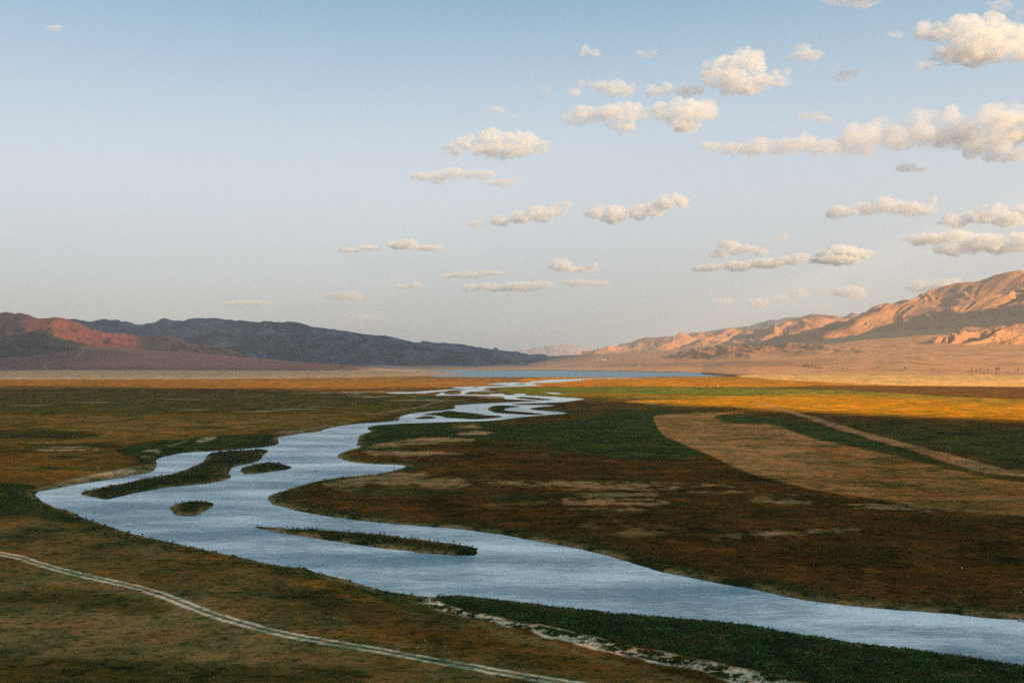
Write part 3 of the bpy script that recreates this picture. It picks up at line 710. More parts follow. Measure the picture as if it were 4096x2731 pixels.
# ---- right ranges
R0 = [(1960,1412),(2060,1402),(2121,1396),(2163,1386),(2252,1378),(2290,1380),(2312,1384),(2371,1396),(2450,1402)]
PALER = (.62, .46, .36)
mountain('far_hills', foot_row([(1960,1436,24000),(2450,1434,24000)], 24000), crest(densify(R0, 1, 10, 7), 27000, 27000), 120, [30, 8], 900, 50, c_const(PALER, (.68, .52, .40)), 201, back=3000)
R1b = [(2500,1380),(2650,1356),(2729,1344),(2771,1328),(2800,1331),(2894,1313),(2943,1310),(3012,1300),(3028,1293),(3081,1279),(3119,1278),(3142,1270),(3185,1268),(3240,1266),(3330,1274),(3380,1266),(3408,1250),(3433,1257),(3470,1262),(3600,1240)]
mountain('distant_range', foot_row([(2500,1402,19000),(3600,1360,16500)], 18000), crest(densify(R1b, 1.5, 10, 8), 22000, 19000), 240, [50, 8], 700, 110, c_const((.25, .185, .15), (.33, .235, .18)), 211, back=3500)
R1 = [(2330,1404),(2400,1400),(2457,1396),(2484,1375),(2530,1369),(2553,1357),(2584,1348),(2614,1350),(2668,1344),(2725,1346),(2783,1332),(2806,1327),(2852,1331),(2897,1323),(2913,1318),(2974,1316),(3031,1312),(3108,1308),(3146,1285),(3204,1270),(3227,1260),(3253,1255),(3300,1259),(3350,1263),(3382,1278),(3450,1275),(3560,1262),(3640,1270)]
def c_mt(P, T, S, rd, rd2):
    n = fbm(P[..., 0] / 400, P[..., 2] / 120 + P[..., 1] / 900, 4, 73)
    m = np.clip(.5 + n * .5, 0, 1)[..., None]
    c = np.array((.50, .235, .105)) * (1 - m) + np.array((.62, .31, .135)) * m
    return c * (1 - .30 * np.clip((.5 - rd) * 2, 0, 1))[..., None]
# foot is shifted left of the crest: side ridges run down to the lower left
def skewed(pts_foot, top, d):
    n = len(top); return [(i / (len(pts_foot) - 1), *p) for i, p in enumerate(pts_foot)]
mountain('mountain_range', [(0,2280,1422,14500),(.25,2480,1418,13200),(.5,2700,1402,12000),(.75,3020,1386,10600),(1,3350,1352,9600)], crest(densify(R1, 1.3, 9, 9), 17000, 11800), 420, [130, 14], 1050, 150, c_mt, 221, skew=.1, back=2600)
R2 = [(3330,1316),(3363,1300),(3400,1282),(3430,1264),(3474,1243),(3489,1230),(3518,1218),(3545,1213),(3566,1217),(3595,1205),(3613,1198),(3631,1198),(3646,1205),(3675,1189),(3702,1183),(3726,1174),(3761,1155),(3790,1145),(3814,1137.5),(3829,1131),(3873,1128),(3909,1127),(3939,1119),(3962,1111),(3992,1098),(4030,1089),(4075,1080),(4110,1088),(4200,1070),(4400,1040),(4800,1010),(5600,1000)]
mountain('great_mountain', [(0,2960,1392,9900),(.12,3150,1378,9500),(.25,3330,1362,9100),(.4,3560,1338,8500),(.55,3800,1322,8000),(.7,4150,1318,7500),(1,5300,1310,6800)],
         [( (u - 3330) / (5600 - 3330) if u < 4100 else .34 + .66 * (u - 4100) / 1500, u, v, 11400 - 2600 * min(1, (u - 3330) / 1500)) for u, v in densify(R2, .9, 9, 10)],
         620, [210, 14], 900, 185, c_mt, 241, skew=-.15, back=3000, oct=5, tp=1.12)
R3b = [(3980,1320),(4020,1290),(4060,1268),(4096,1255),(4200,1235),(4500,1200),(5200,1180)]
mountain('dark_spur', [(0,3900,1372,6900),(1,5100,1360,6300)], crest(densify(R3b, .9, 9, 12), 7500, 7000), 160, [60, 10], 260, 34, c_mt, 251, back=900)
R3 = [(3540,1434),(3600,1424),(3680,1404),(3735,1378),(3770,1356),(3800,1338),(3822,1325),(3838,1313),(3860,1308),(3885,1306),(3905,1309),(3930,1312),(3960,1304),(3990,1301),(4015,1301),(4030,1306),(4055,1300),(4075,1293),(4096,1296),(4140,1300),(4200,1290),(4400,1262),(4900,1230)]
mountain('foothill_ridge', [(0,3480,1437,5600),(.2,3620,1432,5550),(.45,3820,1424,5450),(.7,4060,1414,5350),(1,4760,1405,5200)],
         [((u - 3540) / (4900 - 3540) if u < 4100 else .41 + .59 * (u - 4100) / 800, u, v, 6900 - 700 * min(1, (u - 3540) / 700)) for u, v in densify(R3, .7, 9, 13)],
         420, [150, 12], 420, 85, c_mt, 261, skew=-.1, back=900)

# ------------------------------------------------------------------ water sheets
lk = M('lake_water')
lkn = lk.noise(lk.coords((0.004, 0.05, 1), 0.1), 1.0, 5, 0.7)
MAT_LAKE = lk.bsdf(lk.mix(lk.ramp(lkn, [(.4, (0, 0, 0)), (.62, (1, 1, 1))]), (.10, .20, .29), (.20, .32, .40)), 0.55, lk.noise(lk.coords((1, 1, 1)), .25, 4), 0.8, 1.5, spec=.18)
def sheet(name, pts, z=0.0):
    me = bpy.data.meshes.new(name)
    me.from_pydata([(x, y, z) for x, y in pts], [], [list(range(len(pts)))]); me.update()
    o = link(name, me, MAT_LAKE if name == 'lake_water' else MAT_WATER); return tag(o, kind='structure')
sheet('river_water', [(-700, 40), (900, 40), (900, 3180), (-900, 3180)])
sheet('lake_water', [(-1400, 3184), (1700, 3184), (1700, 6200), (-1400, 6200)])

# ------------------------------------------------------------------ the hill the viewpoint stands on (below and behind the frame)
na, nrg = 96, 40
V_, rad = [], np.linspace(0, 1, nrg)
for i in range(nrg):
    for j in range(na):
        a_ = j / na * 2 * math.pi
        cy = -math.cos(a_)
        reach = 95 + 480 * max(0, cy) ** 1.0 + 60 * abs(math.sin(a_))
        r_ = rad[i] * reach
        z_ = 55.2 * (1 - sstep(0.0, 1.0, np.array(rad[i])) ** .8) + .8 * math.sin(a_ * 7 + i * .4) * rad[i] * (1 - rad[i]) * 4
        V_.append((math.sin(a_) * r_, math.cos(a_) * r_, float(z_) - 1.2 * rad[i]))
Fq = [[i * na + j, i * na + (j + 1) % na, (i + 1) * na + (j + 1) % na, (i + 1) * na + j] for i in range(nrg - 1) for j in range(na)]
me = mesh_np('viewpoint_hill', np.array(V_), np.array(Fq)[:, ::-1]); vcol(me, np.ones((len(V_), 3)) * BROWN)
tag(link('viewpoint_hill', me, MAT_GROUND), kind='structure')

# ------------------------------------------------------------------ placing things on the terrain
def _bil(A, x, y):
    v0 = to_px(x, y, 0.0); r = np.interp(v0[1], vs, np.arange(NR)); c_ = np.interp(v0[0], us, np.arange(NC))
    r0 = int(min(NR - 2, max(0, math.floor(r)))); c0 = int(min(NC - 2, max(0, math.floor(c_))))
    fr, fc = r - r0, c_ - c0
    return (A[r0, c0] * (1 - fr) + A[r0 + 1, c0] * fr) * (1 - fc) + (A[r0, c0 + 1] * (1 - fr) + A[r0 + 1, c0 + 1] * fr) * fc
def gz(x, y): return float(_bil(Zg, x, y))
def on_ground(u, v):
    z = 0.8
    for _ in range(3):
        x, y = gp(u, v, z); z = gz(x, y)
    return (x, y, z)
def on_fan(u, v):
    j = int(np.argmin(np.abs(UU - u)))
    cv = to_px(Pf[1:-1, j, 0], Pf[1:-1, j, 1], Pf[1:-1, j, 2])[1]
    k = np.where((cv[:-1] >= v) & (cv[1:] <= v))[0]
    if len(k) == 0: return on_ground(u, v)
    k = k[0]; f_ = (cv[k] - v) / max(1e-6, cv[k] - cv[k + 1])
    p = Pf[1 + k, j] * (1 - f_) + Pf[2 + k, j] * f_
    x, _ = pdir(u, v); return (x * p[1], p[1], p[2])

# ------------------------------------------------------------------ tracks
def ribbon(name, pts, width, across, cols, place, lift=.05, step=1.6, seed=0, jag=.12):
    P = np.array([place(u, v)[:2] for u, v in pts])
    for _ in range(2):      # round the corners
        Q = np.repeat(P, 2, 0)[1:-1]; A_, B_ = P[:-1], P[1:]
        P = np.concatenate([[P[0]], np.stack([A_ * .75 + B_ * .25, A_ * .25 + B_ * .75], 1).reshape(-1, 2), [P[-1]]])
    L = np.concatenate([[0], np.cumsum(np.linalg.norm(np.diff(P, axis=0), axis=1))])
    n = max(4, int(L[-1] / step)); s = np.linspace(0, L[-1], n)
    X = np.interp(s, L, P[:, 0]); Y = np.interp(s, L, P[:, 1])
    tx, ty = np.gradient(X), np.gradient(Y); l = np.hypot(tx, ty) + 1e-9; nx, ny = -ty / l, tx / l
    k = len(across); V = []; CC = []
    edge = vnoise(s / 2.7, s * 0 + seed, seed + 3) * jag + vnoise(s / .9, s * 0 + seed, seed + 5) * jag * .6
    for i in range(n):
        for a_, (off, cc) in enumerate(zip(across, cols)):
            e = edge[i] if a_ in (0, k - 1) else edge[(i * 7) % n] * .6
            o_ = (off + e) * width
            x, y = X[i] + nx[i] * o_, Y[i] + ny[i] * o_
            z = zfun(x, y) + lift + y * 6e-5 - (.07 if a_ in (0, k - 1) else 0)
            V.append((x, y, z)); CC.append(cc)
    CC = np.array(CC, float).reshape(n, k, 3)
    nz_ = vnoise(np.array(V)[:, 0] / 1.1, np.array(V)[:, 1] / 1.1, seed + 8).reshape(n, k)
    nz2 = vnoise(np.array(V)[:, 0] / 14, np.array(V)[:, 1] / 14, seed + 9).reshape(n, k)
    m_ = np.clip(sstep(-.15, .4, nz_ * .7 + nz2 * .8), 0, 1)[..., None] * .5
    CC = CC * (1 - m_) + BROWN * 1.2 * m_
    me = mesh_np(name, V, grid_faces(n, k)); vcol(me, CC.reshape(-1, 3))
    o = link(name, me, MAT_GROUND); return tag(o, kind='structure')
zfun = gz
RUT = np.array((.66, .57, .46)); MIDG = np.array((.15, .12, .065)); EDGE = np.array((.19, .14, .08))
ribbon('dirt_track', [(-300,2150),(-120,2185),(0,2215),(64,2224),(159,2256),(255,2282),(383,2314),(510,2339),(606,2365),(702,2400),(829,2451),(957,2489),(1084,2524),(1244,2556),(1500,2597),(1708,2637),(1912,2671),(2116,2709),(2286,2733),(2600,2780),(3000,2850)],
       3.8, [-.5, -.42, -.3, -.2, -.1, .1, .2, .3, .42, .5], [EDGE, RUT * .8, RUT, RUT * .9, MIDG * 1.5, MIDG * 1.5, RUT * .9, RUT, RUT * .8, EDGE], on_ground, .07, .8, 1, .11)
ribbon('footpath', [(1622,1583),(1653,1587.5),(1668,1592),(1717,1594),(1750,1598),(1758,1601),(1768,1604),(1752,1606.5),(1730,1611),(1703,1622),(1665,1631),(1620,1636.5),(1571,1645),(1506,1653),(1450,1657)],
       5.0, [-.5, -.3, .3, .5], [EDGE * 1.4, SAND * .85, SAND * .85, EDGE * 1.4], on_ground, .12, 4, 2)
ribbon('footpath', [(1450,1657),(1387,1661),(1298,1671),(1149,1688),(1000,1697),(700,1708)], 2.6, [-.5, 0, .5], [EDGE, EDGE * .45, EDGE], on_ground, .12, 4, 3)
ribbon('ditch', [(2258,1707),(2270,1716),(2283,1727),(2333,1746),(2370,1758),(2416,1771),(2500,1795),(2560,1802)], 1.6, [-.5, 0, .5], [GREEN * .8, GREEN * .35, GREEN * .8], on_ground, .08, 3, 4)
ribbon('rivulet', [(1443,1806),(1500,1809),(1560,1813),(1640,1819),(1720,1824),(1790,1828),(1850,1829)], 1.1, [-.5, 0, .5], [(.12, .15, .17)] * 3, on_ground, .08, 2, 5)
def fz(x, y):
    u, _ = to_px(x, y, 0); j = int(np.argmin(np.abs(UU - u)))
    return float(np.interp(y, Pf[1:-1, j, 1], Pf[1:-1, j, 2]))
zfun = fz
ribbon('mountain_track', [(387,1384.5),(355,1389),(322,1397.5),(331,1401),(335,1407),(317,1414),(319,1421),(302,1430),(279,1433.5),(233,1445),(182,1457.5),(180,1460),(187,1463.5),(173,1468),(182,1473),(191,1477.5),(184,1480),(150,1481)],
       6, [-.5, -.25, .25, .5], [(.40, .30, .25)] * 4, on_fan, 1.2, 9, 6, .05)
ribbon('road_and_cut_shade', [(3190,1463),(3290,1459),(3340,1453),(3380,1448.5),(3440,1444),(3500,1441)], 9, [-.5, -.25, .25, .5], [(.52, .30, .17)] * 4, on_fan, 1.2, 9, 7, .05)
ribbon('road_and_cut_shade', [(3560,1452),(3600,1453.5),(3640,1450),(3680,1455),(3720,1459),(3780,1460)], 10, [-.5, -.25, .25, .5], [(.12, .085, .08)] * 4, on_fan, 1.2, 9, 8, .05)  # dark strip painted for the shade inside the road cuttings

# ------------------------------------------------------------------ low plants: clumps of small leaf faces
def leafmat(name, rough=.8):
    m = M(name); b = attr_col(m)
    p = m.coords((1, 1, 1)); n = m.noise(p, 1.2, 2)
    cc = m.mix(1.0, b, m.ramp(n, [(.3, (.7, .75, .7)), (.6, (1, 1, 1)), (.75, (1.25, 1.15, 1.0))]), 'MULTIPLY')
    return m.bsdf(cc, rough, spec=.12)
MAT_LEAF = leafmat('herb_leaves')
def clumps(name, pts, hs, cols, k, seed, spread=1.0, tall=1.0, mat=None, stuff=True, kind_name=None):
    r = np.random.RandomState(seed); n = len(pts); pts = np.asarray(pts, float); hs = np.asarray(hs)[:, None, None]
    c0 = r.normal(size=(n, k, 3)); c0 /= np.linalg.norm(c0, axis=2, keepdims=True) + 1e-9
    c0 *= (r.rand(n, k, 1) ** .4) * .5 * spread
    c0[..., 2] = np.abs(c0[..., 2]) * tall * 1.5 / spread + .05
    cen = pts[:, None, :] + c0 * hs
    tri = cen[:, :, None, :] + r.normal(size=(n, k, 3, 3)) * (hs[..., None] * .24) * np.array([1, 1, .9 * tall])
    V = tri.reshape(-1, 3); Fc = np.arange(len(V)).reshape(-1, 3)
    me = mesh_np(name, V, Fc, smooth=False)
    j = (.65 + .7 * r.rand(n, k, 1, 1)); CC = (np.asarray(cols)[:, None, None, :] * j) * np.ones((n, k, 3, 3))
    vcol(me, CC.reshape(-1, 3))
    o = link(name, me, mat or MAT_LEAF)
    if stuff: tag(o, kind='stuff')
    return o
def scatter(poly, n, seed, extra=0.0):
    r = np.random.RandomState(seed); P = np.array([gp(u, v) for u, v in poly])
    lo, hi = P.min(0), P.max(0); out = []
    X = lo[0] + (hi[0] - lo[0]) * r.rand(n); Y = lo[1] + (hi[1] - lo[1]) * r.rand(n)
    k = poly_sd(P, X, Y) > 0
    X, Y = X[k], Y[k]; u, v = to_px(X, Y)
    k = (u > -350) & (u < 4450) & (v < 2860)
    return X[k], Y[k]
def zlist(X, Y):
    u, v = to_px(X, Y, 0.0)
    r = np.interp(v, vs, np.arange(NR)); c_ = np.interp(u, us, np.arange(NC))
    r0 = np.clip(np.floor(r).astype(int), 0, NR - 2); c0 = np.clip(np.floor(c_).astype(int), 0, NC - 2); fr, fc = r - r0, c_ - c0
    f = lambda A: (A[r0, c0] * (1 - fr) + A[r0 + 1, c0] * fr) * (1 - fc) + (A[r0, c0 + 1] * (1 - fr) + A[r0 + 1, c0 + 1] * fr) * fc
    return f(Zg), f(sd)
def colour_at(X, Y):
    u, v = to_px(X, Y, 0.0)
    r0 = np.clip(np.round(np.interp(v, vs, np.arange(NR))).astype(int), 0, NR - 1); c0 = np.clip(np.round(np.interp(u, us, np.arange(NC))).astype(int), 0, NC - 1)
    return C[r0, c0]
# dense herb meadow in the right foreground
X, Y = scatter(HERB, 90000, 1)
Z, D = zlist(X, Y); k = D < -.3; X, Y, Z = X[k], Y[k], Z[k]
n1 = fbm(X / 5, Y / 5, 3, 91); n2 = fbm(X / 16, Y / 12, 3, 92)
hs = .30 + .35 * nrng.rand(len(X)) ** 2 + .16 * n1
cg = np.where((n2 + .5 * nrng.randn(len(X)) * .6 > .55)[:, None], np.array((.085, .050, .020)), np.array((.038, .080, .018)))
cg = cg * np.exp(.7 * n1 + .5 * n2)[:, None] * 1.25
clumps('herb_meadow', np.stack([X, Y, Z], 1), hs, np.clip(cg, .008, 1), 7, 5)
# green clumps on the cracked mud
X, Y = scatter(MUD, 26000, 2); Z, D = zlist(X, Y)
n1 = fbm(X / 3.2, Y / 3.2, 3, 93); k = (D < -.5) & (n1 > .05 + .25 * nrng.randn(len(X)) * .5)
X, Y, Z = X[k], Y[k], Z[k]
clumps('mud_herbs', np.stack([X, Y, Z], 1), .22 + .2 * nrng.rand(len(X)), np.array((.030, .050, .014)) * (.6 + .8 * nrng.rand(len(X), 1)), 6, 6)
# plants on the islands and along the banks
pts = []; rr = np.random.RandomState(3)
for i, P in enumerate(ISLES_W[:4] + [[gp(*p) for p in q] for q in ([(1060,1985),(1300,1905),(1640,1862),(1700,1930),(1500,2075),(2600,2240),(4300,2470),(4300,2500),(3100,2400),(2100,2170),(1100,2045)],
                [(480,1800),(1000,1735),(1130,1735),(1130,1800),(640,1850),(620,1910),(450,1925)], [(-200,1950),(140,1950),(180,2020),(600,2145),(1050,2240),(1040,2290),(500,2170),(60,2070),(-200,2060)],
                [(1040,2240),(1400,2310),(1780,2380),(1800,2480),(1600,2450),(1200,2310)])]):
    P = np.array(P); lo, hi = P.min(0), P.max(0); n = int(min(60000, (hi - lo).prod() * (1.1 if i < 4 else .55)))
    x = lo[0] + (hi[0] - lo[0]) * rr.rand(n); y = lo[1] + (hi[1] - lo[1]) * rr.rand(n)
    m_ = poly_sd(P, x, y) > 0; x, y = x[m_], y[m_]
    z, d = zlist(x, y)
    m_ = (d < -.4) & ((i < 4) | (-d < 5 + 9 * rr.rand(len(x))))
    pts.append(np.stack([x[m_], y[m_], z[m_]], 1))
pts = np.concatenate(pts); n1 = fbm(pts[:, 0] / 7, pts[:, 1] / 7, 3, 95)
kp = n1 + .5 * nrng.randn(len(pts)) > -.35; pts, n1 = pts[kp], n1[kp]
cg = np.where((n1 + .35 * nrng.randn(len(pts)) > .35)[:, None], np.array((.085, .050, .020)), np.array((.032, .052, .015)))
cg = np.where((nrng.rand(len(pts)) < .06)[:, None], np.array((.20, .17, .12)), cg)
clumps('bank_herbs', pts, np.clip(.35 + 1.0 * nrng.rand(len(pts)) ** 3 + .45 * fbm(pts[:, 0] / 4, pts[:, 1] / 4, 2, 96), .2, 1.8), cg * (.8 + .4 * nrng.rand(len(pts), 1)), 5, 7)
# tufts of dry steppe grass in the foreground and on the plain beyond the river
def tufts(name, poly, n, seed, h0, h1, k=3, far=False):
    X, Y = scatter(poly, n, seed); Z, D = zlist(X, Y)
    r = np.random.RandomState(seed + 40)
    nn = fbm(X / 9, Y / 9, 3, seed + 60)
    m_ = (D < -1.5) & (nn > -.35 + .5 * r.rand(len(X)) - .3)
    X, Y, Z, nn = X[m_], Y[m_], Z[m_], nn[m_]
    b = colour_at(X, Y); q = r.rand(len(X))[:, None]
    cc = np.where(q < .35, b * np.array((1.9, 1.35, .9)), np.where(q < .62, b * np.array((.5, .72, .55)), b * np.array((1.25, 1.2, 1.1))))
    clumps(name, np.stack([X, Y, Z], 1), h0 + (h1 - h0) * r.rand(len(X)), np.clip(cc, .01, .5), k, seed, 1.2, .7)
tufts('grass_tufts', [(-350,2090),(700,2180),(1500,2360),(2100,2560),(2900,2860),(-350,2860)], 60000, 13, .10, .30)
tufts('plain_tufts', [(1100,2000),(1400,1910),(2200,1900),(4450,2110),(4450,2500),(2600,2270),(1400,2075)], 70000, 14, .22, .5)

# ------------------------------------------------------------------ small scattered stones (pale, single)
def stone_mesh(seed, n=1):
    bm = bmesh.new(); bmesh.ops.create_icosphere(bm, subdivisions=2, radius=.5)
    r = random.Random(seed)
    ax = [Vector((r.uniform(-1, 1), r.uniform(-1, 1), r.uniform(-1, 1))).normalized() for _ in range(9)]
    for v in bm.verts:
        for a_ in ax:
            d = v.co.dot(a_)
            if d > .33: v.co -= a_ * (d - .33) * .8
        v.co.z *= .65
        v.co.z += .22
    me = bpy.data.meshes.new('rock'); bm.to_mesh(me); bm.free(); return me
MAT_STONE = simple('pale_stone', (.42, .40, .36), .9)
stones = [(1672,2591,.5,'largest pale stone on the grass above the dirt track, left of its neighbour'),(1782,2586,.45,'pale rounded stone on the grass, right of the largest one above the dirt track'),
 (1637,2540,.3,'small white stone on the grass, uppermost of three near the cracked mud'),(1699,2562,.3,'small white stone between the cracked mud and the pair of larger stones'),
 (1724,2586,.28,'small white stone between the two largest pale stones'),(1390,2391,.4,'white stone on the grass near the bushy point of the near bank'),(1335,2471,.3,'small white stone on brown grass in the near foreground, below the bushy point'),
 (1352,2430,.3,'small white stone on brown grass just below the orange bank strip'),(1238,2535,.3,'lone white stone close above the dirt track at the centre left'),(2010,2594,.32,'pale stone in rusty grass halfway between track and cracked mud'),
 (1160,2393,.35,'white stone on the orange grass strip along the near bank'),(284,2133,.35,'white stone on brown grass beside the sandy streak at left'),(3062,2284,.5,'lone white stone on the dark bank across the river'),
 (3848,2272,.8,'pale angular stone on the brown plain near the right edge'),(4084,2473,1.3,'pale flat boulder at the water edge on the far bank, at the right edge'),(3815,2448,.5,'small white stone at the water edge of the far bank'),
 (4085,2369,.5,'white stone in the brown grass near the right edge, above the boulder')]
for i, (u, v, s_, lab) in enumerate(stones):
    o = link('stone', stone_mesh(i), MAT_STONE); o.location = on_ground(u, v); o.scale = (s_ * 1.4, s_, s_ * .9); o.rotation_euler.z = i * 1.3
    tag(o, lab, 'stone', 'pale stones on the grass')

# ------------------------------------------------------------------ animals and people
def skin(name, V, E, Rd, sub=1):
    me = bpy.data.meshes.new('tmp'); me.from_pydata(V, E, []); me.update()
    o = bpy.data.objects.new('tmp', me); col.objects.link(o)
    md = o.modifiers.new('skin', 'SKIN'); md.use_smooth_shade = True
    if not me.skin_vertices: me.attributes  # the modifier adds the layer
    for i, sv in enumerate(me.skin_vertices[0].data):
        r_ = Rd[i]; sv.radius = (r_, r_) if isinstance(r_, (int, float)) else r_
        sv.use_root = (i == 0)
    if sub:
        sb = o.modifiers.new('sub', 'SUBSURF'); sb.levels = sub
    bpy.context.view_layer.update()
    dg = bpy.context.evaluated_depsgraph_get()
    out = bpy.data.meshes.new_from_object(o.evaluated_get(dg)); out.name = name
    bpy.data.objects.remove(o); bpy.data.meshes.remove(me)
    return out
def quad_animal(name, L=1.0, hgt_=1.0, body=.3, neck=((-.95, 1.6, .15), (-1.2, 1.9, .11), (-1.5, 1.68, .07)), tail=((.95, 1.25, .05), (1.1, .8, .03)), walk=0.0, leg=.055, sub=1):
    V = [(.55, 0, 1.22), (.1, 0, 1.16), (-.45, 0, 1.2)]; Rd = [body * .95, body * 1.05, body]
    E = [(0, 1), (1, 2)]; p = 2
    for (x, z, r_) in neck: V.append((x, 0, z)); Rd.append(r_); E.append((p, len(V) - 1)); p = len(V) - 1
    hd = p
    for s in (-1, 1):                               # ears
        V.append((V[hd - 1][0] + .02, s * .08, V[hd - 1][2] + .2)); Rd.append(.025); E.append((hd - 1, len(V) - 1))
    p = 0
    for (x, z, r_) in tail: V.append((x, 0, z)); Rd.append(r_); E.append((p, len(V) - 1)); p = len(V) - 1
    for s in (-1, 1):
        w_ = walk * s
        for (par, x0, kx_, hx) in ((2, -.5, -.53 + w_ * .6, -.5 + w_), (0, .62, .78 - w_ * .4, .68 - w_)):
            V.append((x0, s * .15, .85)); Rd.append(body * .42); E.append((par, len(V) - 1)); q = len(V) - 1
            V.append((kx_, s * .15, .46)); Rd.append(leg * 1.15); E.append((q, len(V) - 1)); q = len(V) - 1
            V.append((hx, s * .15, .03)); Rd.append(leg); E.append((q, len(V) - 1))
    V = [(x * L, y * hgt_, z * hgt_) for x, y, z in V]
    return skin(name, V, E, [r_ * hgt_ for r_ in Rd], sub)
MAT_DARK = simple('dark_hide', (.020, .016, .013), .8); MAT_WHITE = simple('pale_hide', (.62, .52, .40), .8); MAT_TAWNY = simple('tawny_hide', (.20, .085, .035), .8)
MAT_CLOTH = simple('dark_cloth', (.018, .024, .026), .9); MAT_SKIN = simple('skin', (.35, .20, .14), .6)

horse = quad_animal('horse', 1.0, 1.05, .29, walk=.16, tail=((.92, 1.28, .07), (1.2, 1.12, .06), (1.42, 1.0, .03)))
hx, hy, hz = on_ground(1576, 1846)
ho = link('horse', horse, MAT_DARK); ho.location = (hx, hy, hz - .02); ho.rotation_euler.z = .12
tag(ho, 'dark horse walking left with a rider on the near river bend', 'horse')
sa = bmesh.new(); bmesh.ops.create_cube(sa, size=1)
for v in sa.verts: v.co = Vector((v.co.x * .5, v.co.y * .66 * (1 if v.co.z > 0 else 1.1), 1.44 + v.co.z * .16 + (.08 if abs(v.co.x) > .4 and v.co.z > 0 else 0)))
bmesh.ops.bevel(sa, geom=list(sa.edges), offset=.04, segments=2, affect='EDGES')
me = bpy.data.meshes.new('saddle'); sa.to_mesh(me); sa.free(); link('saddle', me, simple('saddle_cloth', (.30, .28, .20)), ho)
V = [(0, 0, 1.66), (-.02, 0, 1.95), (-.03, 0, 2.16), (-.04, 0, 2.28), (-.05, 0, 2.40), (-.04, 0, 2.50)]; Rd = [.17, .17, .17, .07, .105, .09]
E = [(0, 1), (1, 2), (2, 3), (3, 4), (4, 5)]
for s in (-1, 1):
    b = len(V); V += [(-.03, s * .2, 2.12), (-.08, s * .27, 1.86), (-.34, s * .12, 1.76), (-.42, s * .08, 1.76)]; Rd += [.075, .055, .045, .04]; E += [(2, b), (b, b + 1), (b + 1, b + 2), (b + 2, b + 3)]
    b = len(V); V += [(-.1, s * .24, 1.55), (-.26, s * .36, 1.22), (-.12, s * .36, .84), (-.26, s * .36, .78)]; Rd += [.1, .085, .06, .05]; E += [(0, b), (b, b + 1), (b + 1, b + 2), (b + 2, b + 3)]
po = link('person', skin('person', V, E, Rd), MAT_CLOTH); po.location = (hx, hy, hz - .02); po.rotation_euler.z = .12
tag(po, 'rider in dark clothes and a pointed hood sitting on the walking horse', 'person')
hb = bmesh.new(); bmesh.ops.create_cone(hb, cap_ends=True, segments=10, radius1=.14, radius2=.03, depth=.26)
for v in hb.verts: v.co += Vector((-.03, 0, 2.6))
me = bpy.data.meshes.new('hood'); hb.to_mesh(me); hb.free(); link('hood', me, MAT_CLOTH, po)
fb = bmesh.new(); bmesh.ops.create_uvsphere(fb, u_segments=10, v_segments=6, radius=.085)
for v in fb.verts: v.co = Vector((v.co.x * .6 - .13, v.co.y, v.co.z * 1.2 + 2.41))
me = bpy.data.meshes.new('face'); fb.to_mesh(me); fb.free(); link('face', me, MAT_SKIN, po)
dog = quad_animal('dog', .36, .40, .27, neck=((-.8, 1.45, .17), (-1.0, 1.6, .17), (-1.35, 1.5, .08)), tail=((.9, 1.5, .06), (1.1, 1.8, .04)), walk=.12)
do = link('dog', dog, MAT_DARK); do.location = on_ground(1549, 1843.5); do.rotation_euler.z = .05
tag(do, 'small dark dog trotting ahead of the horse and rider', 'dog')

cow_mesh = [quad_animal('cattle', 1.0, 1.0, .33, neck=((-.85, 1.25, .2), (-1.15, 1.2, .14), (-1.4, 1.0, .09)), tail=((.9, 1.2, .04), (.98, .7, .03)), walk=.08, sub=0),
            quad_animal('cattle', 1.0, .98, .33, neck=((-.85, 1.05, .18), (-1.15, .6, .13), (-1.3, .25, .08)), tail=((.9, 1.2, .04), (.98, .7, .03)), sub=0)]
cow_me = {}
for nm, mt in (('dark', MAT_DARK), ('white', MAT_WHITE), ('tawny', MAT_TAWNY)):
    for q in (0, 1):
        m2 = cow_mesh[q].copy(); m2.materials.clear(); m2.materials.append(mt); m2.name = 'cow'; cow_me[nm, q] = m2
def herd(pts, off, s, where):
    for (a_, b, *k) in pts:
        kind_ = k[0] if k else 'dark'
        u, v = off[0] + a_ / s, off[1] + b / s
        o = bpy.data.objects.new('cow', cow_me[kind_, rng.randint(0, 1)]); col.objects.link(o)
        o.location = on_fan(u, v + .9) if v < 1500 else on_ground(u, v + .9)
        o.rotation_euler.z = rng.uniform(0, 6.28) if rng.random() < .3 else rng.choice([0, math.pi]) + rng.uniform(-.5, .5)
        q = rng.uniform(.95, 1.25) * 1.12; o.scale = (q, q, q)
        tag(o, f'{kind_} cow grazing {where}', 'cow', f'{kind_} cattle {where}')
herd([(545,108),(570,115),(600,115),(700,120),(740,125),(820,130,'white'),(870,132),(915,142),(950,130,'white'),(970,155),(985,132),(1095,128),(1120,152),(1160,150),(1190,150),(1215,132),(1255,135),(1450,135),(1480,133),(1545,130),(1560,143),(1600,138),(1645,145),(1690,145),(1710,147),(1740,135),(1750,148),(1800,142),(1860,147),(1910,143),(1940,140)], (2740,1490), 5.88, 'in the far row past the right end of the lake')
herd([(138,222),(155,232),(265,235),(315,235),(340,230),(400,233),(430,220),(475,224),(537,230),(565,228),(597,222),(507,200),(300,285),(800,218),(860,220,'tawny')], (2740,1490), 5.88, 'on the golden grass below the lake corner')
herd([(205,330),(263,320),(320,385),(290,345,'white'),(410,345,'white'),(440,345),(465,340),(500,345),(535,342),(545,318),(520,295),(670,350),(710,325),(750,338),(760,325,'white'),(790,325,'white'),(770,345,'white'),(827,337),(865,325),(882,325),(955,333,'white')], (2740,1490), 5.88, 'on the seam where golden grass turns green')
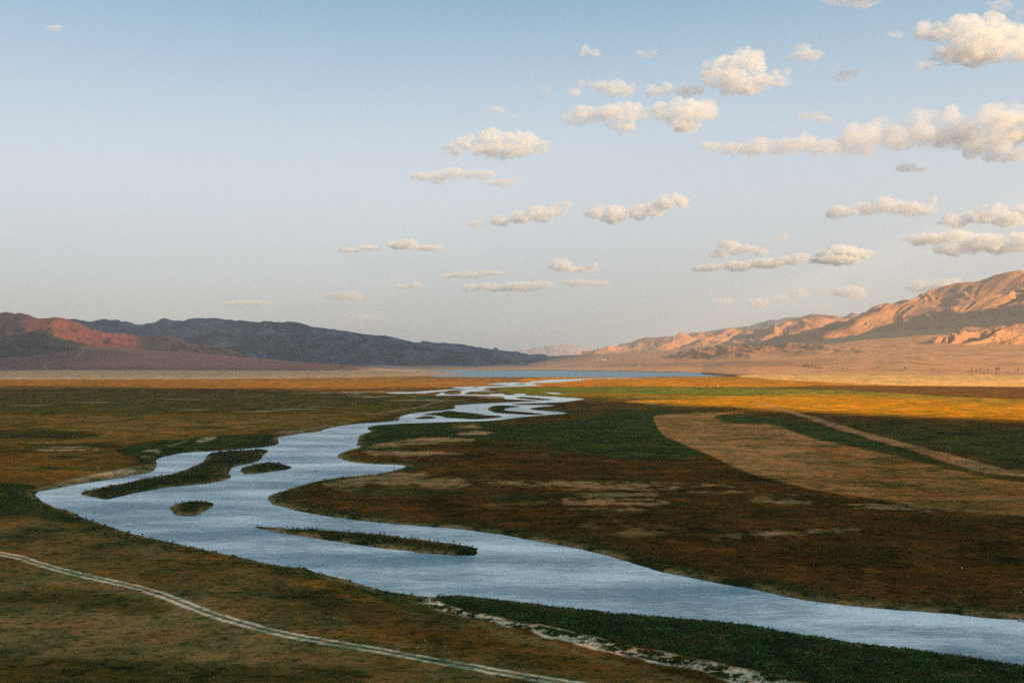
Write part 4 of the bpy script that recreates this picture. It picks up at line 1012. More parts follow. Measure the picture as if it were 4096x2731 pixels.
herd([(1257,238),(1420,240),(1455,243),(1290,403),(1322,402)], (2740,1490), 5.88, 'in the loose scatter on the golden and green grass at right')
herd([(1770,250,'tawny'),(1828,250),(1905,253),(1928,255),(1945,256),(2000,255,'tawny'),(2030,255),(2045,256),(2090,253),(2050,272)], (2740,1490), 5.88, 'in the line along the dark red strip at right')
herd([(1128,118),(1160,120),(1185,120),(1197,120),(1280,118),(1300,120),(1318,120),(1368,123),(1380,118),(1550,118),(1618,117),(1670,117),(1875,127),(1922,125),(1980,82)], (1280,1500), 4.523, 'in the upper row on the orange plain left of the lake')
herd([(1185,162),(1205,163),(1265,163),(1357,161),(1160,217),(1195,230),(1215,228),(1255,230),(1265,230),(1345,235,'tawny'),(1370,223),(1390,223),(1435,237),(856,217)], (1280,1500), 4.523, 'in the lower rows on the orange plain beyond the camp')
herd([(140,160),(168,160),(172,172),(390,168),(375,130,'white'),(325,88),(180,66),(252,68),(500,112),(592,130),(672,120),(718,120),(773,137),(455,73),(385,73),(925,75),(1088,47),(1020,45),(55,72)], (1280,1500), 4.523, 'scattered over the plain left of the upper row')
herd([(2010,232),(2040,240),(2060,240),(2080,240),(2190,240),(2290,238),(2305,235),(2325,240)], (1280,1500), 4.523, 'beside the braided channels of the river')
herd([(a_, 93 if a_ < 900 else 80 + (a_ % 7)) for a_ in (75,240,255,330,380,410,440,480,500,545,610,620,690,725,740,765,790,930,940,985,1008,990,1060,1085,1150,1165,1210,1260,1295,1345,1370,1410,1425,1470,1530,1550,1580,1650,1665,1700,1725,1830,1845,1875,1925,1945)], (1950,1490), 3.92, 'strung along the near shore of the lake')
herd([(1955,155),(1985,155),(2015,165),(2030,163),(2045,147),(2060,147),(2095,180),(2125,148),(2145,148),(2205,143),(2220,148),(1015,247),(1755,257),(2045,252),(325,130),(370,130),(210,135),(75,135),(5,135),(1315,160)], (1950,1490), 3.92, 'on the orange grass behind the river bends')
herd([(1275,105),(1290,108),(1330,98),(1415,97),(1450,165),(1465,165),(1480,163),(1500,165),(1515,163),(1550,165),(1775,162),(1815,160),(1855,158),(1870,160),(1885,163),(1895,158),(1907,160),(1930,163),(2090,163),(2108,165),(2250,168)], (600,1480), 2.94, 'in the far line under the pale flats at left')

# ------------------------------------------------------------------ herders' camp
def boxm(name, boxes, m, parent, bev=.03):
    bm = bmesh.new()
    for (cx, cy, cz, sx, sy, sz) in boxes:
        r_ = bmesh.ops.create_cube(bm, size=1)
        for v in r_['verts']: v.co = Vector((v.co.x * sx + cx, v.co.y * sy + cy, v.co.z * sz + cz))
    if bev: bmesh.ops.bevel(bm, geom=list(bm.edges), offset=bev, segments=1, affect='EDGES')
    me = bpy.data.meshes.new(name); bm.to_mesh(me); bm.free(); return link(name, me, m, parent)
def lathe(name, prof, m, parent, seg=20):
    V = []; Fq = []
    for (r_, z) in prof:
        for j in range(seg): V.append((r_ * math.cos(j / seg * 6.2832), r_ * math.sin(j / seg * 6.2832), z))
    for i in range(len(prof) - 1):
        for j in range(seg): Fq.append((i * seg + j, i * seg + (j + 1) % seg, (i + 1) * seg + (j + 1) % seg, (i + 1) * seg + j))
    me = bpy.data.meshes.new(name); me.from_pydata(V, [], Fq); me.update()
    return link(name, me, m, parent)
def empty(name, loc, label, cat, group=None, rz=0):
    o = bpy.data.objects.new(name, None); col.objects.link(o); o.location = loc; o.rotation_euler.z = rz; o.empty_display_size = .3
    return tag(o, label, cat, group)
MAT_CANVAS = simple('white_canvas', (.62, .60, .54)); MAT_PINK = simple('faded_canvas', (.55, .42, .34)); MAT_BLUE = simple('blue_paint', (.02, .13, .32), .45); MAT_TYRE = simple('rubber', (.02, .02, .02))
MAT_GLASS = simple('window_glass', (.03, .05, .06), .15); MAT_WOOD = simple('weathered_wood', (.11, .07, .045)); MAT_HAY = simple('hay', (.33, .20, .08)); MAT_RED = simple('red_cloth', (.30, .07, .05)); MAT_WALL = simple('pale_plaster', (.50, .43, .35)); MAT_ROOF = simple('grey_roof', (.10, .11, .13)); MAT_STEEL = simple('galvanised_steel', (.40, .34, .28), .6)  # house walls get one even pale plaster colour
def tent(u, v, r_, h_, m, label):
    t_ = empty('dome_tent', on_ground(u, v), label, 'tent', 'tents of the camp')
    lathe('canopy', [(r_, 0), (r_ * .98, h_ * .35), (r_ * .82, h_ * .66), (r_ * .5, h_ * .9), (r_ * .12, h_), (.01, h_ * 1.01)], m, t_)
    boxm('door', [(0, -r_ * .97, h_ * .3, r_ * .5, .1, h_ * .6)], MAT_WOOD, t_)
tent(1392.5, 1581, 1.5, 1.8, MAT_PINK, 'pale pinkish dome tent at the left end of the camp')
tent(1425.6, 1580, 1.2, 1.7, MAT_CANVAS, 'white dome tent in the middle of the camp, between hay cart and truck')
tent(1436.5, 1578, .7, 1.3, MAT_CANVAS, 'small white tent just left of the blue truck')
tr = empty('truck', on_ground(1444, 1581), 'blue truck with a boxy cab parked in the camp', 'truck', rz=.3)
boxm('cab', [(-1.05, 0, 1.5, 1.3, 1.9, 1.7)], MAT_BLUE, tr); boxm('cargo_box', [(.85, 0, 1.65, 2.4, 2.0, 2.0)], MAT_BLUE, tr); boxm('windscreen', [(-1.72, 0, 1.8, .06, 1.6, .65)], MAT_GLASS, tr); boxm('chassis', [(0, 0, .55, 4.0, 1.3, .2)], MAT_TYRE, tr)
for (x_, y_) in ((-1.1, -.9), (-1.1, .9), (1.1, -.9), (1.1, .9)):
    w_ = lathe('wheel', [(.01, -.12), (.42, -.12), (.45, 0), (.42, .12), (.01, .12)], MAT_TYRE, tr, 14); w_.location = (x_, y_, .45); w_.rotation_euler.x = math.pi / 2
ca = empty('hay_cart', on_ground(1409, 1581), 'dark cart piled with hay and red cloth in the camp', 'cart')
boxm('cart_bed', [(0, 0, .8, 4.4, 1.8, .25)], MAT_WOOD, ca)
lathe('hay_load', [(1.5, .95), (1.6, 1.7), (1.2, 2.4), (.5, 2.9), (.01, 3.0)], MAT_HAY, ca, 12).location.x = .3
boxm('cloth_cover', [(1.0, -.1, 2.1, .8, 1.9, 1.7)], MAT_RED, ca, .15)
for (x_, y_) in ((-1.5, -.95), (-1.5, .95), (1.5, -.95), (1.5, .95)):
    w_ = lathe('wheel', [(.01, -.08), (.5, -.08), (.52, 0), (.5, .08), (.01, .08)], MAT_TYRE, ca, 14); w_.location = (x_, y_, .5); w_.rotation_euler.x = math.pi / 2
for (u, lab, m_, sx) in ((1461, 'dark woodpile right of the blue truck', MAT_WOOD, 2.8), (1482, 'dark woodpile with a pale bundle on top near the right end of the camp', MAT_WOOD, 2.4), (1494, 'dark woodpile at the right end of the camp', MAT_WOOD, 2.2)):
    e_ = empty('woodpile', on_ground(u, 1580), lab, 'woodpile', 'woodpiles of the camp')
    for r_ in range(3):
        for q in range(4 - r_):
            l_ = lathe('log', [(.01, -sx / 2), (.2, -sx / 2), (.22, 0), (.2, sx / 2), (.01, sx / 2)], m_, e_, 8); l_.rotation_euler.y = math.pi / 2; l_.location = (0, (q - (3 - r_) / 2) * .42, .22 + r_ * .36)
hs_ = link('bundle', stone_mesh(55), MAT_HAY); hs_.location = on_ground(1474, 1581); hs_.scale = (1.4, 1.2, 1.2); tag(hs_, 'yellow hay bundle on the grass between two woodpiles', 'hay')
bp_ = link('bundle', stone_mesh(56), MAT_PINK); q_ = on_ground(1487.5, 1580); bp_.location = (q_[0], q_[1], q_[2] + 1.0); bp_.scale = (1.2, 1, 1); tag(bp_, 'pale pink bundle lying on the second woodpile from the right', 'bundle')

# ------------------------------------------------------------------ farmsteads on the slopes
def house(u, v, L_, D_, h_, label, rz=0, roof=MAT_ROOF):
    e_ = empty('farm_house', on_fan(u, v), label, 'house', 'houses on the slope', rz)
    e_.location.z -= .3
    boxm('wall', [(0, 0, h_ / 2, L_, D_, h_)], MAT_WALL, e_, 0)
    me = bpy.data.meshes.new('roof'); a_, b = L_ / 2 + .3, D_ / 2 + .3
    me.from_pydata([(-a_, -b, h_), (a_, -b, h_), (a_, b, h_), (-a_, b, h_), (-a_, 0, h_ + D_ * .35), (a_, 0, h_ + D_ * .35)], [], [(0, 1, 5, 4), (2, 3, 4, 5), (0, 4, 3), (1, 2, 5), (3, 2, 1, 0)]); me.update()
    link('roof', me, roof, e_)
    boxm('door', [(-L_ * .2, -D_ / 2 - .02, 1.1, 1.0, .1, 2.1)], MAT_WOOD, e_, 0)
    for x_ in (.05, .3): boxm('window', [(L_ * x_, -D_ / 2 - .02, 1.7, 1.1, .1, 1.0)], MAT_GLASS, e_, 0)
house(3353, 1457, 12, 7, 3.4, 'white house with a dark roof above the row of trees at right', 1.1)
house(3616, 1447.5, 5, 5, 3.5, 'small white hut beside the dark road cutting', .2, MAT_WALL)
house(2557, 1462, 30, 7, 2.8, 'long low shed with a grey roof on the flat behind the lake', .05)
house(2388, 1444, 6, 6, 5, 'leftmost of the bright houses on the slope behind the lake', .3, MAT_WALL)
house(2406, 1439.6, 9, 7, 6, 'second bright house from the left behind the lake', .3, MAT_WALL)
house(2410.5, 1441, 4, 4, 3, 'smallest hut among the bright houses behind the lake', .3, MAT_WALL)
house(2418.5, 1442, 15, 8, 6, 'widest of the bright houses behind the lake', .2, MAT_WALL)
house(2423.3, 1442.4, 5, 5, 12, 'tall narrow house at the right end of the widest one', .2, MAT_WALL)
house(2444, 1442, 6, 6, 6, 'rightmost of the bright houses, standing apart', .2, MAT_WALL)
car = empty('parked_car', on_fan(181.5, 1458), 'white car stopped at the bend of the track on the left slope', 'car', rz=.6)
boxm('body', [(0, 0, .75, 4.6, 1.9, .8)], simple('white_paint', (.78, .78, .78), .4), car, .12); boxm('cabin', [(.2, 0, 1.4, 2.4, 1.7, .7)], MAT_GLASS, car, .15)
for (x_, y_) in ((-1.4, -.85), (-1.4, .85), (1.4, -.85), (1.4, .85)):
    w_ = lathe('wheel', [(.01, -.12), (.34, -.12), (.34, .12), (.01, .12)], MAT_TYRE, car, 12); w_.location = (x_, y_, .34); w_.rotation_euler.x = math.pi / 2

# ------------------------------------------------------------------ pylons
def bars(name, segs, w_, m, parent):
    bm = bmesh.new()
    for a_, b in segs:
        a_, b = Vector(a_), Vector(b); d = b - a_
        r_ = bmesh.ops.create_cube(bm, size=1); q = d.to_track_quat('Z', 'Y')
        for v in r_['verts']: v.co = a_ + d / 2 + q @ Vector((v.co.x * w_, v.co.y * w_, v.co.z * d.length))
    me = bpy.data.meshes.new(name); bm.to_mesh(me); bm.free(); return link(name, me, m, parent)
def pylon(u, vb, vt, label):
    p = on_fan(u, vb); hh = (vb - vt) / F * p[1]
    e_ = empty('pylon', p, label, 'pylon', 'pylons in a line across the slope', .35)
    b, tp = hh * .10, hh * .025; legs = []; br = []
    for sx in (-1, 1):
        for sy in (-1, 1): legs.append(((sx * b, sy * b, 0), (sx * tp, sy * tp, hh)))
    n = 6
    for i in range(n):
        z0, z1 = hh * i / n, hh * (i + 1) / n; w0 = b + (tp - b) * i / n; w1 = b + (tp - b) * (i + 1) / n
        for s in (-1, 1):
            br += [((-w0, s * w0, z0), (w1, s * w1, z1)), ((w0, s * w0, z0), (-w1, s * w1, z1)), ((s * w0, -w0, z0), (s * w1, w1, z1)), ((s * w0, w0, z0), (s * w1, -w1, z1))]
    bars('mast', legs, hh * .017, MAT_STEEL, e_); bars('bracing', br, hh * .008, MAT_STEEL, e_)
    for zf, ln in ((.80, .14), (.90, .10)):
        bars('crossarm', [((-hh * ln, 0, hh * zf), (hh * ln, 0, hh * zf)), ((-hh * ln, 0, hh * zf), (0, 0, hh * (zf + .05))), ((hh * ln, 0, hh * zf), (0, 0, hh * (zf + .05)))], hh * .014, MAT_STEEL, e_)
for a_ in ((2806, 1443, 1428, 'faint pylon in front of the round red knoll, leftmost of the line'), (2893, 1440, 1425, 'faint pylon under the right flank of the round red knoll'), (3087, 1437, 1419, 'faint pylon below the peaked knoll'),
           (3589, 1438, 1424, 'pylon at the dark tip of the shaded slope, left of three clearer ones'), (3692, 1436, 1415, 'pylon below the low end of the foothill ridge'),
           (3801, 1430, 1409, 'pylon below the middle of the foothill ridge'), (3936, 1420, 1395, 'tallest pylon, nearest the right edge')): pylon(*a_)

# ------------------------------------------------------------------ trees
MAT_TRUNK = simple('bark', (.09, .065, .045)); MAT_CROWN = leafmat('tree_leaves')
def tree(u, v, hpx, wpx, label, group, where=on_fan, dark=1.0, seed=0):
    p = where(u, v); hh = hpx / F * p[1]; ww = wpx / F * p[1]; r = np.random.RandomState(seed)
    e_ = empty('tree', p, label, 'tree', group)
    V = [(0, 0, -.3), (.02 * hh, 0, hh * .3), (0, .02 * hh, hh * .75)]; E = [(0, 1), (1, 2)]; Rd = [.035 * hh, .025 * hh, .01 * hh]
    for q in range(4):
        an = q * 1.7 + seed; V.append((math.cos(an) * ww * .3, math.sin(an) * ww * .3, hh * (.5 + .1 * q))); E.append((1, len(V) - 1)); Rd.append(.01 * hh)
    link('trunk', skin('trunk', V, E, Rd, 0), MAT_TRUNK, e_)
    n = 46; zz = r.rand(n); rad_ = np.sin(np.clip(zz * .92 + .08, 0, 1) * math.pi) ** .6 * (1 - .35 * zz)
    an = r.rand(n) * 6.283; rr2 = np.sqrt(r.rand(n)) * ww * .5 * rad_
    pts = np.stack([np.cos(an) * rr2, np.sin(an) * rr2, hh * (.16 + .76 * zz)], 1)
    o = clumps('crown', pts, np.full(n, max(ww * .26, hh * .12)), np.array((.050, .062, .024)) * dark * (.7 + .6 * r.rand(n, 1)), 9, seed + 500, 1, 1, MAT_CROWN, False)
    o.parent = e_
s9 = 9.8
grove = [(300,275,8,6,'leftmost tree of the grove'),(330,275,9,5,'second tree of the grove from its left end'),(390,262,12,5,'taller slender tree near the left of the grove'),(425,275,9,6,'broad tree left of the gap in the grove'),(455,265,8,5,'tree behind the broad one in the grove'),
 (500,268,8,5,'slim tree in the left half of the grove'),(530,275,8,5,'tree before the middle of the grove'),(565,290,9,4,'dark slim tree at the middle of the grove'),(640,270,13,6,'tallest tree of the grove'),(670,285,11,4,'tree leaning on the tallest one'),(700,300,8,5,'low tree right of the tallest one'),
 (765,330,10,5,'dark tree set forward in the grove'),(820,300,12,5,'yellowish tree right of the dark forward tree'),(890,290,7,5,'small round tree near the right end of the grove'),(985,290,7,5,'last tree at the right end of the grove'),(1010,330,5,6,'low bushy tree in front of the grove\'s right end')]
for i, (a_, b, h_, w_, lab) in enumerate(grove): tree(3180 + a_ / s9, 1440 + b / s9, h_, w_, lab + ' below the knolls', 'trees of the grove below the knolls', seed=i, dark=.9)
more = [(3331,1472.5,5,6,'round tree right of the grove below the white house'),(3359,1476,5,3,'small tree between the round tree and the scrub end'),(3370,1476,7,4,'dark tree at the right end of the scrub line below the house'),
 (3512,1477,11,5,'slender lone tree on the dry flat between grove and right edge'),(3620,1477,9,10,'round lone tree on the dry flat'),(3731.5,1480,10,5,'tall thin tree right of the round lone tree'),(3754,1481,9,4,'faint thin tree beside the tall thin one'),
 (3887,1483.5,10,5,'dark tree, left of the small clump near the right edge'),(3899,1483,8,3,'thin tree behind the dark one near the right edge'),(3906,1483,7,4,'first pale tree of the small clump'),(3911,1483,8,3,'second pale tree of the small clump'),
 (3921,1484,10,7,'stout dark tree right of the small clump'),(3950,1485,12,5,'slender tree left of the big pair near the right edge'),(3954,1484,9,5,'short tree behind the slender one near the right edge'),
 (3987,1484.5,17,9,'tallest broad tree near the right edge'),(3996,1482,15,8,'pale tree leaning behind the tallest broad one'),(4074,1484,15,7,'tree standing among scrub at the right edge'),
 (2542,1461,5,5,'dark tree at the left end of the long shed'),(1366,1472.5,7,8,'dark round tree on the pale flats left of the lake')]
for i, (u, v, h_, w_, lab) in enumerate(more): tree(u, v, h_, w_, lab, 'trees on the dry flats', seed=100 + i, dark=.8)
# scrub along the foot of the slopes
def scrub(name, line, n, seed, hh, cc, sp=1.5):
    r = np.random.RandomState(seed); P = []
    for _ in range(n):
        s = r.rand() * (len(line) - 1); i = int(s); f_ = s - i
        u = line[i][0] * (1 - f_) + line[i + 1][0] * f_; v = line[i][1] * (1 - f_) + line[i + 1][1] * f_ + r.normal() * sp
        if vnoise(np.array(u / 24.0), np.array(v / 3.0), seed) < -.05: continue
        P.append(on_fan(u, v))
    P = np.array(P); clumps(name, P, hh * (.5 + r.rand(len(P))), np.array(cc) * (.6 + .8 * r.rand(len(P), 1)), 6, seed, 2.0, .6)
scrub('scrub', [(3190,1468),(3300,1475),(3380,1477),(3480,1477)], 420, 1, 2.6, (.10, .085, .035))
scrub('scrub', [(3480,1477),(3700,1483),(3860,1484),(3980,1490),(4120,1492),(4400,1494)], 900, 2, 3.0, (.11, .10, .035), 2.2)
scrub('scrub', [(3920,1493),(4000,1496),(4120,1498),(4400,1500)], 420, 3, 2.6, (.10, .095, .03), 1.0)
scrub('scrub', [(-300,1482),(300,1484),(620,1485),(900,1484),(1180,1483),(1420,1480)], 700, 4, 2.0, (.055, .06, .032), .7)
scrub('scrub', [(2560,1452),(2700,1455),(2900,1458),(3100,1462),(3300,1464)], 350, 5, 2.4, (.12, .085, .05), 2.5)
scrub('scrub', [(-300,1408),(60,1412),(200,1402),(330,1392)], 500, 6, 5.0, (.045, .050, .036), 5)

# ------------------------------------------------------------------ clouds: closed billowed bodies filled with an even mist
def vnoise3(p, seed=0):
    p0 = np.floor(p); f_ = (p - p0).astype(np.float32); ip = p0.astype(np.int64)
    w_ = f_ * f_ * (3 - 2 * f_); r = 0
    for dx in (0, 1):
        for dy in (0, 1):
            for dz in (0, 1):
                h_ = _h(ip[:, 0] + dx + (ip[:, 2] + dz) * 57, ip[:, 1] + dy + (ip[:, 2] + dz) * 131, seed)
                wt = (w_[:, 0] if dx else 1 - w_[:, 0]) * (w_[:, 1] if dy else 1 - w_[:, 1]) * (w_[:, 2] if dz else 1 - w_[:, 2])
                r = r + h_ * wt
    return r * 2 - 1
def cloud_mat(dens, aniso=.25, size=None):
    m = bpy.data.materials.new('cloud_mist'); m.use_nodes = True; n = m.node_tree.nodes; n.clear()
    o = n.new('ShaderNodeOutputMaterial'); v = n.new('ShaderNodeVolumeScatter')
    v.inputs['Color'].default_value = (.965, .98, 1, 1); v.inputs['Density'].default_value = dens; v.inputs['Anisotropy'].default_value = aniso
    m.node_tree.links.new(v.outputs[0], o.inputs['Volume'])
    if size:
        g_ = n.new('ShaderNodeNewGeometry'); t1 = n.new('ShaderNodeTexNoise'); L_ = m.node_tree.links
        mp = n.new('ShaderNodeMapping'); mp.inputs['Scale'].default_value = (.8 / size, .8 / size, 1.1 / size)
        L_.new(g_.outputs['Position'], mp.inputs['Vector']); L_.new(mp.outputs[0], t1.inputs['Vector'])
        t1.inputs['Scale'].default_value = 1.25; t1.inputs['Detail'].default_value = 4; t1.inputs['Roughness'].default_value = .58; t1.inputs['Distortion'].default_value = .35
        r_ = n.new('ShaderNodeMapRange'); r_.inputs['From Min'].default_value = .38; r_.inputs['From Max'].default_value = .72
        r_.inputs['To Min'].default_value = 0; r_.inputs['To Max'].default_value = dens * .95
        L_.new(t1.outputs['Fac'], r_.inputs['Value']); L_.new(r_.outputs[0], v.inputs['Density'])
        m.cycles.volume_step_rate = .35
    return m
ALT = 2700.0
def cloud(lobes, tau, label, seed, group='clouds over the valley'):
    K = 1.7415
    vb = max((v + r2) for (u, v, r1, r2) in lobes) * K
    dz = pdir(2048, vb)[1]; d = min(60000.0, ALT / max(dz, .03))
    bm = bmesh.new(); rr = random.Random(seed); rmin = 1e9; rmax = 0
    for (u, v, r1, r2) in lobes:
        r1 *= K * d / F * 1.24; r2 *= K * d / F * 1.30; c0 = Vector(pt(u * K, v * K, d))
        for q in range(5):
            off = Vector((rr.uniform(-.5, .5) * r1, rr.uniform(-.6, .6) * r1, rr.uniform(-.35, .45) * r2)) if q else Vector((0, 0, 0))
            s = .78 if q == 0 else rr.uniform(.38, .62)
            t_ = bmesh.ops.create_icosphere(bm, subdivisions=2, radius=1)
            for x in t_['verts']: x.co = Vector((x.co.x * r1 * s, x.co.y * r1 * s * .9, x.co.z * r2 * s * (1.0 if x.co.z > 0 else .7))) + c0 + off
        rmin = min(rmin, r2); rmax = max(rmax, r2)
    me = bpy.data.meshes.new('t'); bm.to_mesh(me); bm.free()
    o = bpy.data.objects.new('t', me); col.objects.link(o)
    md = o.modifiers.new('r', 'REMESH'); md.mode = 'VOXEL'; md.voxel_size = max(rmax / 9, rmin / 5)
    dg = bpy.context.evaluated_depsgraph_get(); e = bpy.data.meshes.new_from_object(o.evaluated_get(dg)); bpy.data.objects.remove(o); bpy.data.meshes.remove(me)
    n = len(e.vertices); P = np.zeros(n * 3, np.float32); e.vertices.foreach_get('co', P); P = P.reshape(-1, 3)
    N = np.zeros(n * 3, np.float32); e.vertex_normals.foreach_get('vector', N); N = N.reshape(-1, 3)
    s = (rmax + rmin) / 2
    q = .10 + vnoise3(P / (s * .9), seed) * .30 + vnoise3(P / (s * .42), seed + 1) * .28 + vnoise3(P / (s * .2), seed + 2) * .14
    P = P + N * (q * s)[:, None]; e.vertices.foreach_set('co', P.ravel()); e.update(); e.name = 'cloud'
    o = link('cloud', e, cloud_mat(tau / (1.6 * s), -.05, s)); e.polygons.foreach_set('use_smooth', np.ones(len(e.polygons), bool))
    return tag(o, label, 'cloud', group)
CL = [
 ([(115,68,10,6),(128,65,12,7),(137,67,6,5)], 1.0, 'lone small cloud high in the left of the sky'),
 ([(1335,124,12,7),(1350,120,16,10),(1368,124,14,9)], 1.6, 'small oval cloud high above the centre, left of a ragged one'),
 ([(1468,122,12,6),(1482,128,14,8),(1500,122,12,7)], .8, 'small ragged cloud right of the oval one'),
 ([(1635,160,26,22),(1670,155,30,22),(1712,140,34,27),(1735,150,28,28),(1660,185,50,20),(1740,195,40,20),(1790,185,25,18),(1700,205,45,12)], 2.6, 'tall bright cloud with a white dome and grey right skirt'),
 ([(1320,212,14,10),(1345,195,18,10),(1380,200,22,14),(1420,203,28,18),(1440,210,20,12)], 2.0, 'bright cloud above the wide double-headed one, with ragged left wisps'),
 ([(1500,212,22,13),(1530,208,22,11),(1580,210,28,13)], 1.8, 'flat cloud bridging the bright cloud and the tall dome'),
 ([(1305,275,15,17),(1340,268,30,21),(1385,265,34,23),(1430,265,38,27),(1465,262,22,22),(1430,292,30,11)], 2.6, 'wide puffy cloud left of the grey bulky one'),
 ([(1522,255,25,24),(1550,260,36,29),(1590,262,38,31),(1620,250,22,22),(1580,290,34,13)], 3.2, 'bulky cloud with a grey right half'),
 ([(1125,256,12,6),(1140,252,16,8),(1155,257,10,5)], 1.0, 'little cloud above the wide low cumulus at centre left'),
 ([(1171,270,8,4),(1185,270,10,5)], .6, 'tiny wisp to the right of the little cloud'),
 ([(1250,208,14,10)], .5, 'faint puff left of the ragged wisps'),
 ([(1040,345,25,10),(1080,330,28,20),(1130,318,36,24),(1192,325,42,24),(1240,338,26,13),(1150,350,70,10)], 2.4, 'wide cumulus with two humps at centre left'),
 ([(960,405,22,8),(1000,408,30,15),(1040,400,32,11),(1090,402,35,8),(1120,402,20,6)], 1.6, 'low streaming cloud under the two-humped cumulus'),
 ([(1150,421,34,6)], .9, 'thin grey sliver under the streaming cloud'),
 ([(1100,515,22,8),(1150,508,28,8),(1200,500,28,17),(1245,495,32,20),(1280,490,22,13),(1295,472,20,6)], 1.8, 'ivory cloud trailing a tail to the left, lower middle of the sky'),
 ([(1375,492,28,18),(1410,495,32,23),(1455,490,34,17),(1490,485,30,20),(1520,470,34,15),(1550,465,30,13),(1570,475,16,8)], 2.2, 'cloud rising to the right like a ramp, lower middle of the sky'),
 ([(800,576,28,5),(850,570,24,5),(925,565,34,11),(985,570,34,6)], .8, 'faint long streak low in the left half of the sky'),
 ([(1845,115,16,12),(1860,128,30,12),(1830,130,26,8)], 1.1, 'small grey-footed cloud between the tall dome and the big right cloud'),
 ([(1935,180,24,10),(1950,168,20,6),(1928,155,10,10)], .8, 'shredded grey wisp below the small grey-footed cloud'),
 ([(2125,78,30,18),(2160,80,32,16),(2200,75,34,24),(2240,62,34,27),(2290,75,36,32),(2330,85,30,34),(2230,115,60,32),(2290,120,50,27),(2180,130,30,18),(2130,150,28,8),(2350,110,30,38)], 3.6, 'big cloud in the upper right corner with a grey underside'),
 ([(2060,80,18,8)], .9, 'little grey puff left of the big corner cloud'),
 ([(2295,18,26,20),(2345,30,12,16)], 1.0, 'grey scrap at the top edge above the big corner cloud'),
 ([(1850,268,16,8),(1875,266,16,12),(1895,275,20,7)], 1.2, 'small cloud above the long band at right'),
 ([(1630,338,26,11),(1680,345,34,13),(1740,340,40,19),(1800,338,40,21),(1850,332,36,21),(1890,340,34,18)], 1.9, 'ragged left part of the long cloud band at right'),
 ([(1945,330,34,34),(1990,325,44,37),(2050,320,44,37),(2110,305,44,36),(2160,275,36,32),(2170,310,50,30)], 3.2, 'bright heaped middle of the long cloud band at right'),
 ([(2240,300,50,34),(2290,280,50,38),(2335,300,50,40),(2270,330,50,25),(2400,290,60,40)], 4.2, 'dark grey heavy right end of the long cloud band'),
 ([(2280,362,30,11),(2330,358,34,13)], 1.6, 'bright strip under the dark end of the long band'),
 ([(2080,388,26,8),(2115,390,20,5)], 1.2, 'dark little cloud under the heaped middle of the band'),
 ([(1935,488,30,12),(1980,482,28,15),(2030,475,34,19),(2080,480,38,17),(2120,485,28,11),(2145,467,12,11)], 2.0, 'flat-based cloud with a small ball at its right end'),
 ([(2190,510,30,10),(2240,500,34,17),(2270,495,34,20),(2310,505,34,19),(2345,490,24,19)], 2.4, 'bright cloud at the right edge above the grey layered one'),
 ([(2130,550,60,10),(2200,545,40,14),(2260,560,60,20),(2320,565,50,22),(2180,575,40,10)], 2.2, 'broad layered cloud at the right edge with a grey left arm'),
 ([(1895,585,20,13),(1930,578,34,13),(1970,585,30,12),(1930,598,50,8)], 1.8, 'white cloud over grey base above the mountain saddle'),
 ([(1650,585,22,8),(1680,572,28,14),(1715,575,24,10),(1745,580,20,8)], 1.1, 'pale cloud left of the white one above the saddle'),
 ([(1620,618,34,8),(1690,612,40,11),(1750,605,40,10),(1810,600,40,8),(1840,590,26,8)], 1.1, 'long pale cloud low above the far range'),
 ([(1795,550,18,8),(1805,543,10,8)], .8, 'tiny pale cloud over the long low one'),
 ([(1275,612,20,11),(1295,612,24,15),(1360,616,16,9),(1330,620,26,6)], 1.1, 'peach cloud low over the valley mouth'),
 ([(1080,662,24,10),(1130,660,40,9),(1200,660,50,12),(1245,655,28,10),(1320,650,30,7),(1370,650,30,6)], .7, 'long faint peach cloud streak low at the centre'),
 ([(920,660,20,6),(950,658,20,8)], .6, 'faint peach wisp left of the long peach streak'),
 ([(780,682,50,8)], .35, 'very faint peach patch low in the left half'),
 ([(1030,634,18,7),(1070,632,40,8),(1130,628,34,5)], .5, 'faint strip just above the long peach streak'),
 ([(570,697,55,6)], .3, 'barely visible streak above the blue mountain range'),
 ([(830,735,50,13)], .3, 'barely visible haze cloud where the range slopes down'),
 ([(1650,697,28,12)], .6, 'faint peach puff left of three low ones at right'),
 ([(1745,695,26,10),(1790,688,20,9),(1835,675,18,10)], .7, 'peach cloud rising to the right above the far range'),
 ([(1900,675,14,6),(1945,672,38,14),(1970,680,24,10)], .8, 'peach cloud left of the great mountain\'s shoulder'),
 ([(2110,660,24,13),(2150,660,34,12),(2190,650,18,10)], 1.1, 'pinkish cloud half hidden behind the great mountain'),
 ([(1920,4,26,8),(1990,2,40,8)], 1.0, 'cloud scrap cut by the top edge'),
]
for i, (lb, ta, lab) in enumerate(CL): cloud(lb, ta * (1.0 if lb[0][1] < 450 else 1.5 if lb[0][1] < 560 else 2.6), lab, 900 + i)

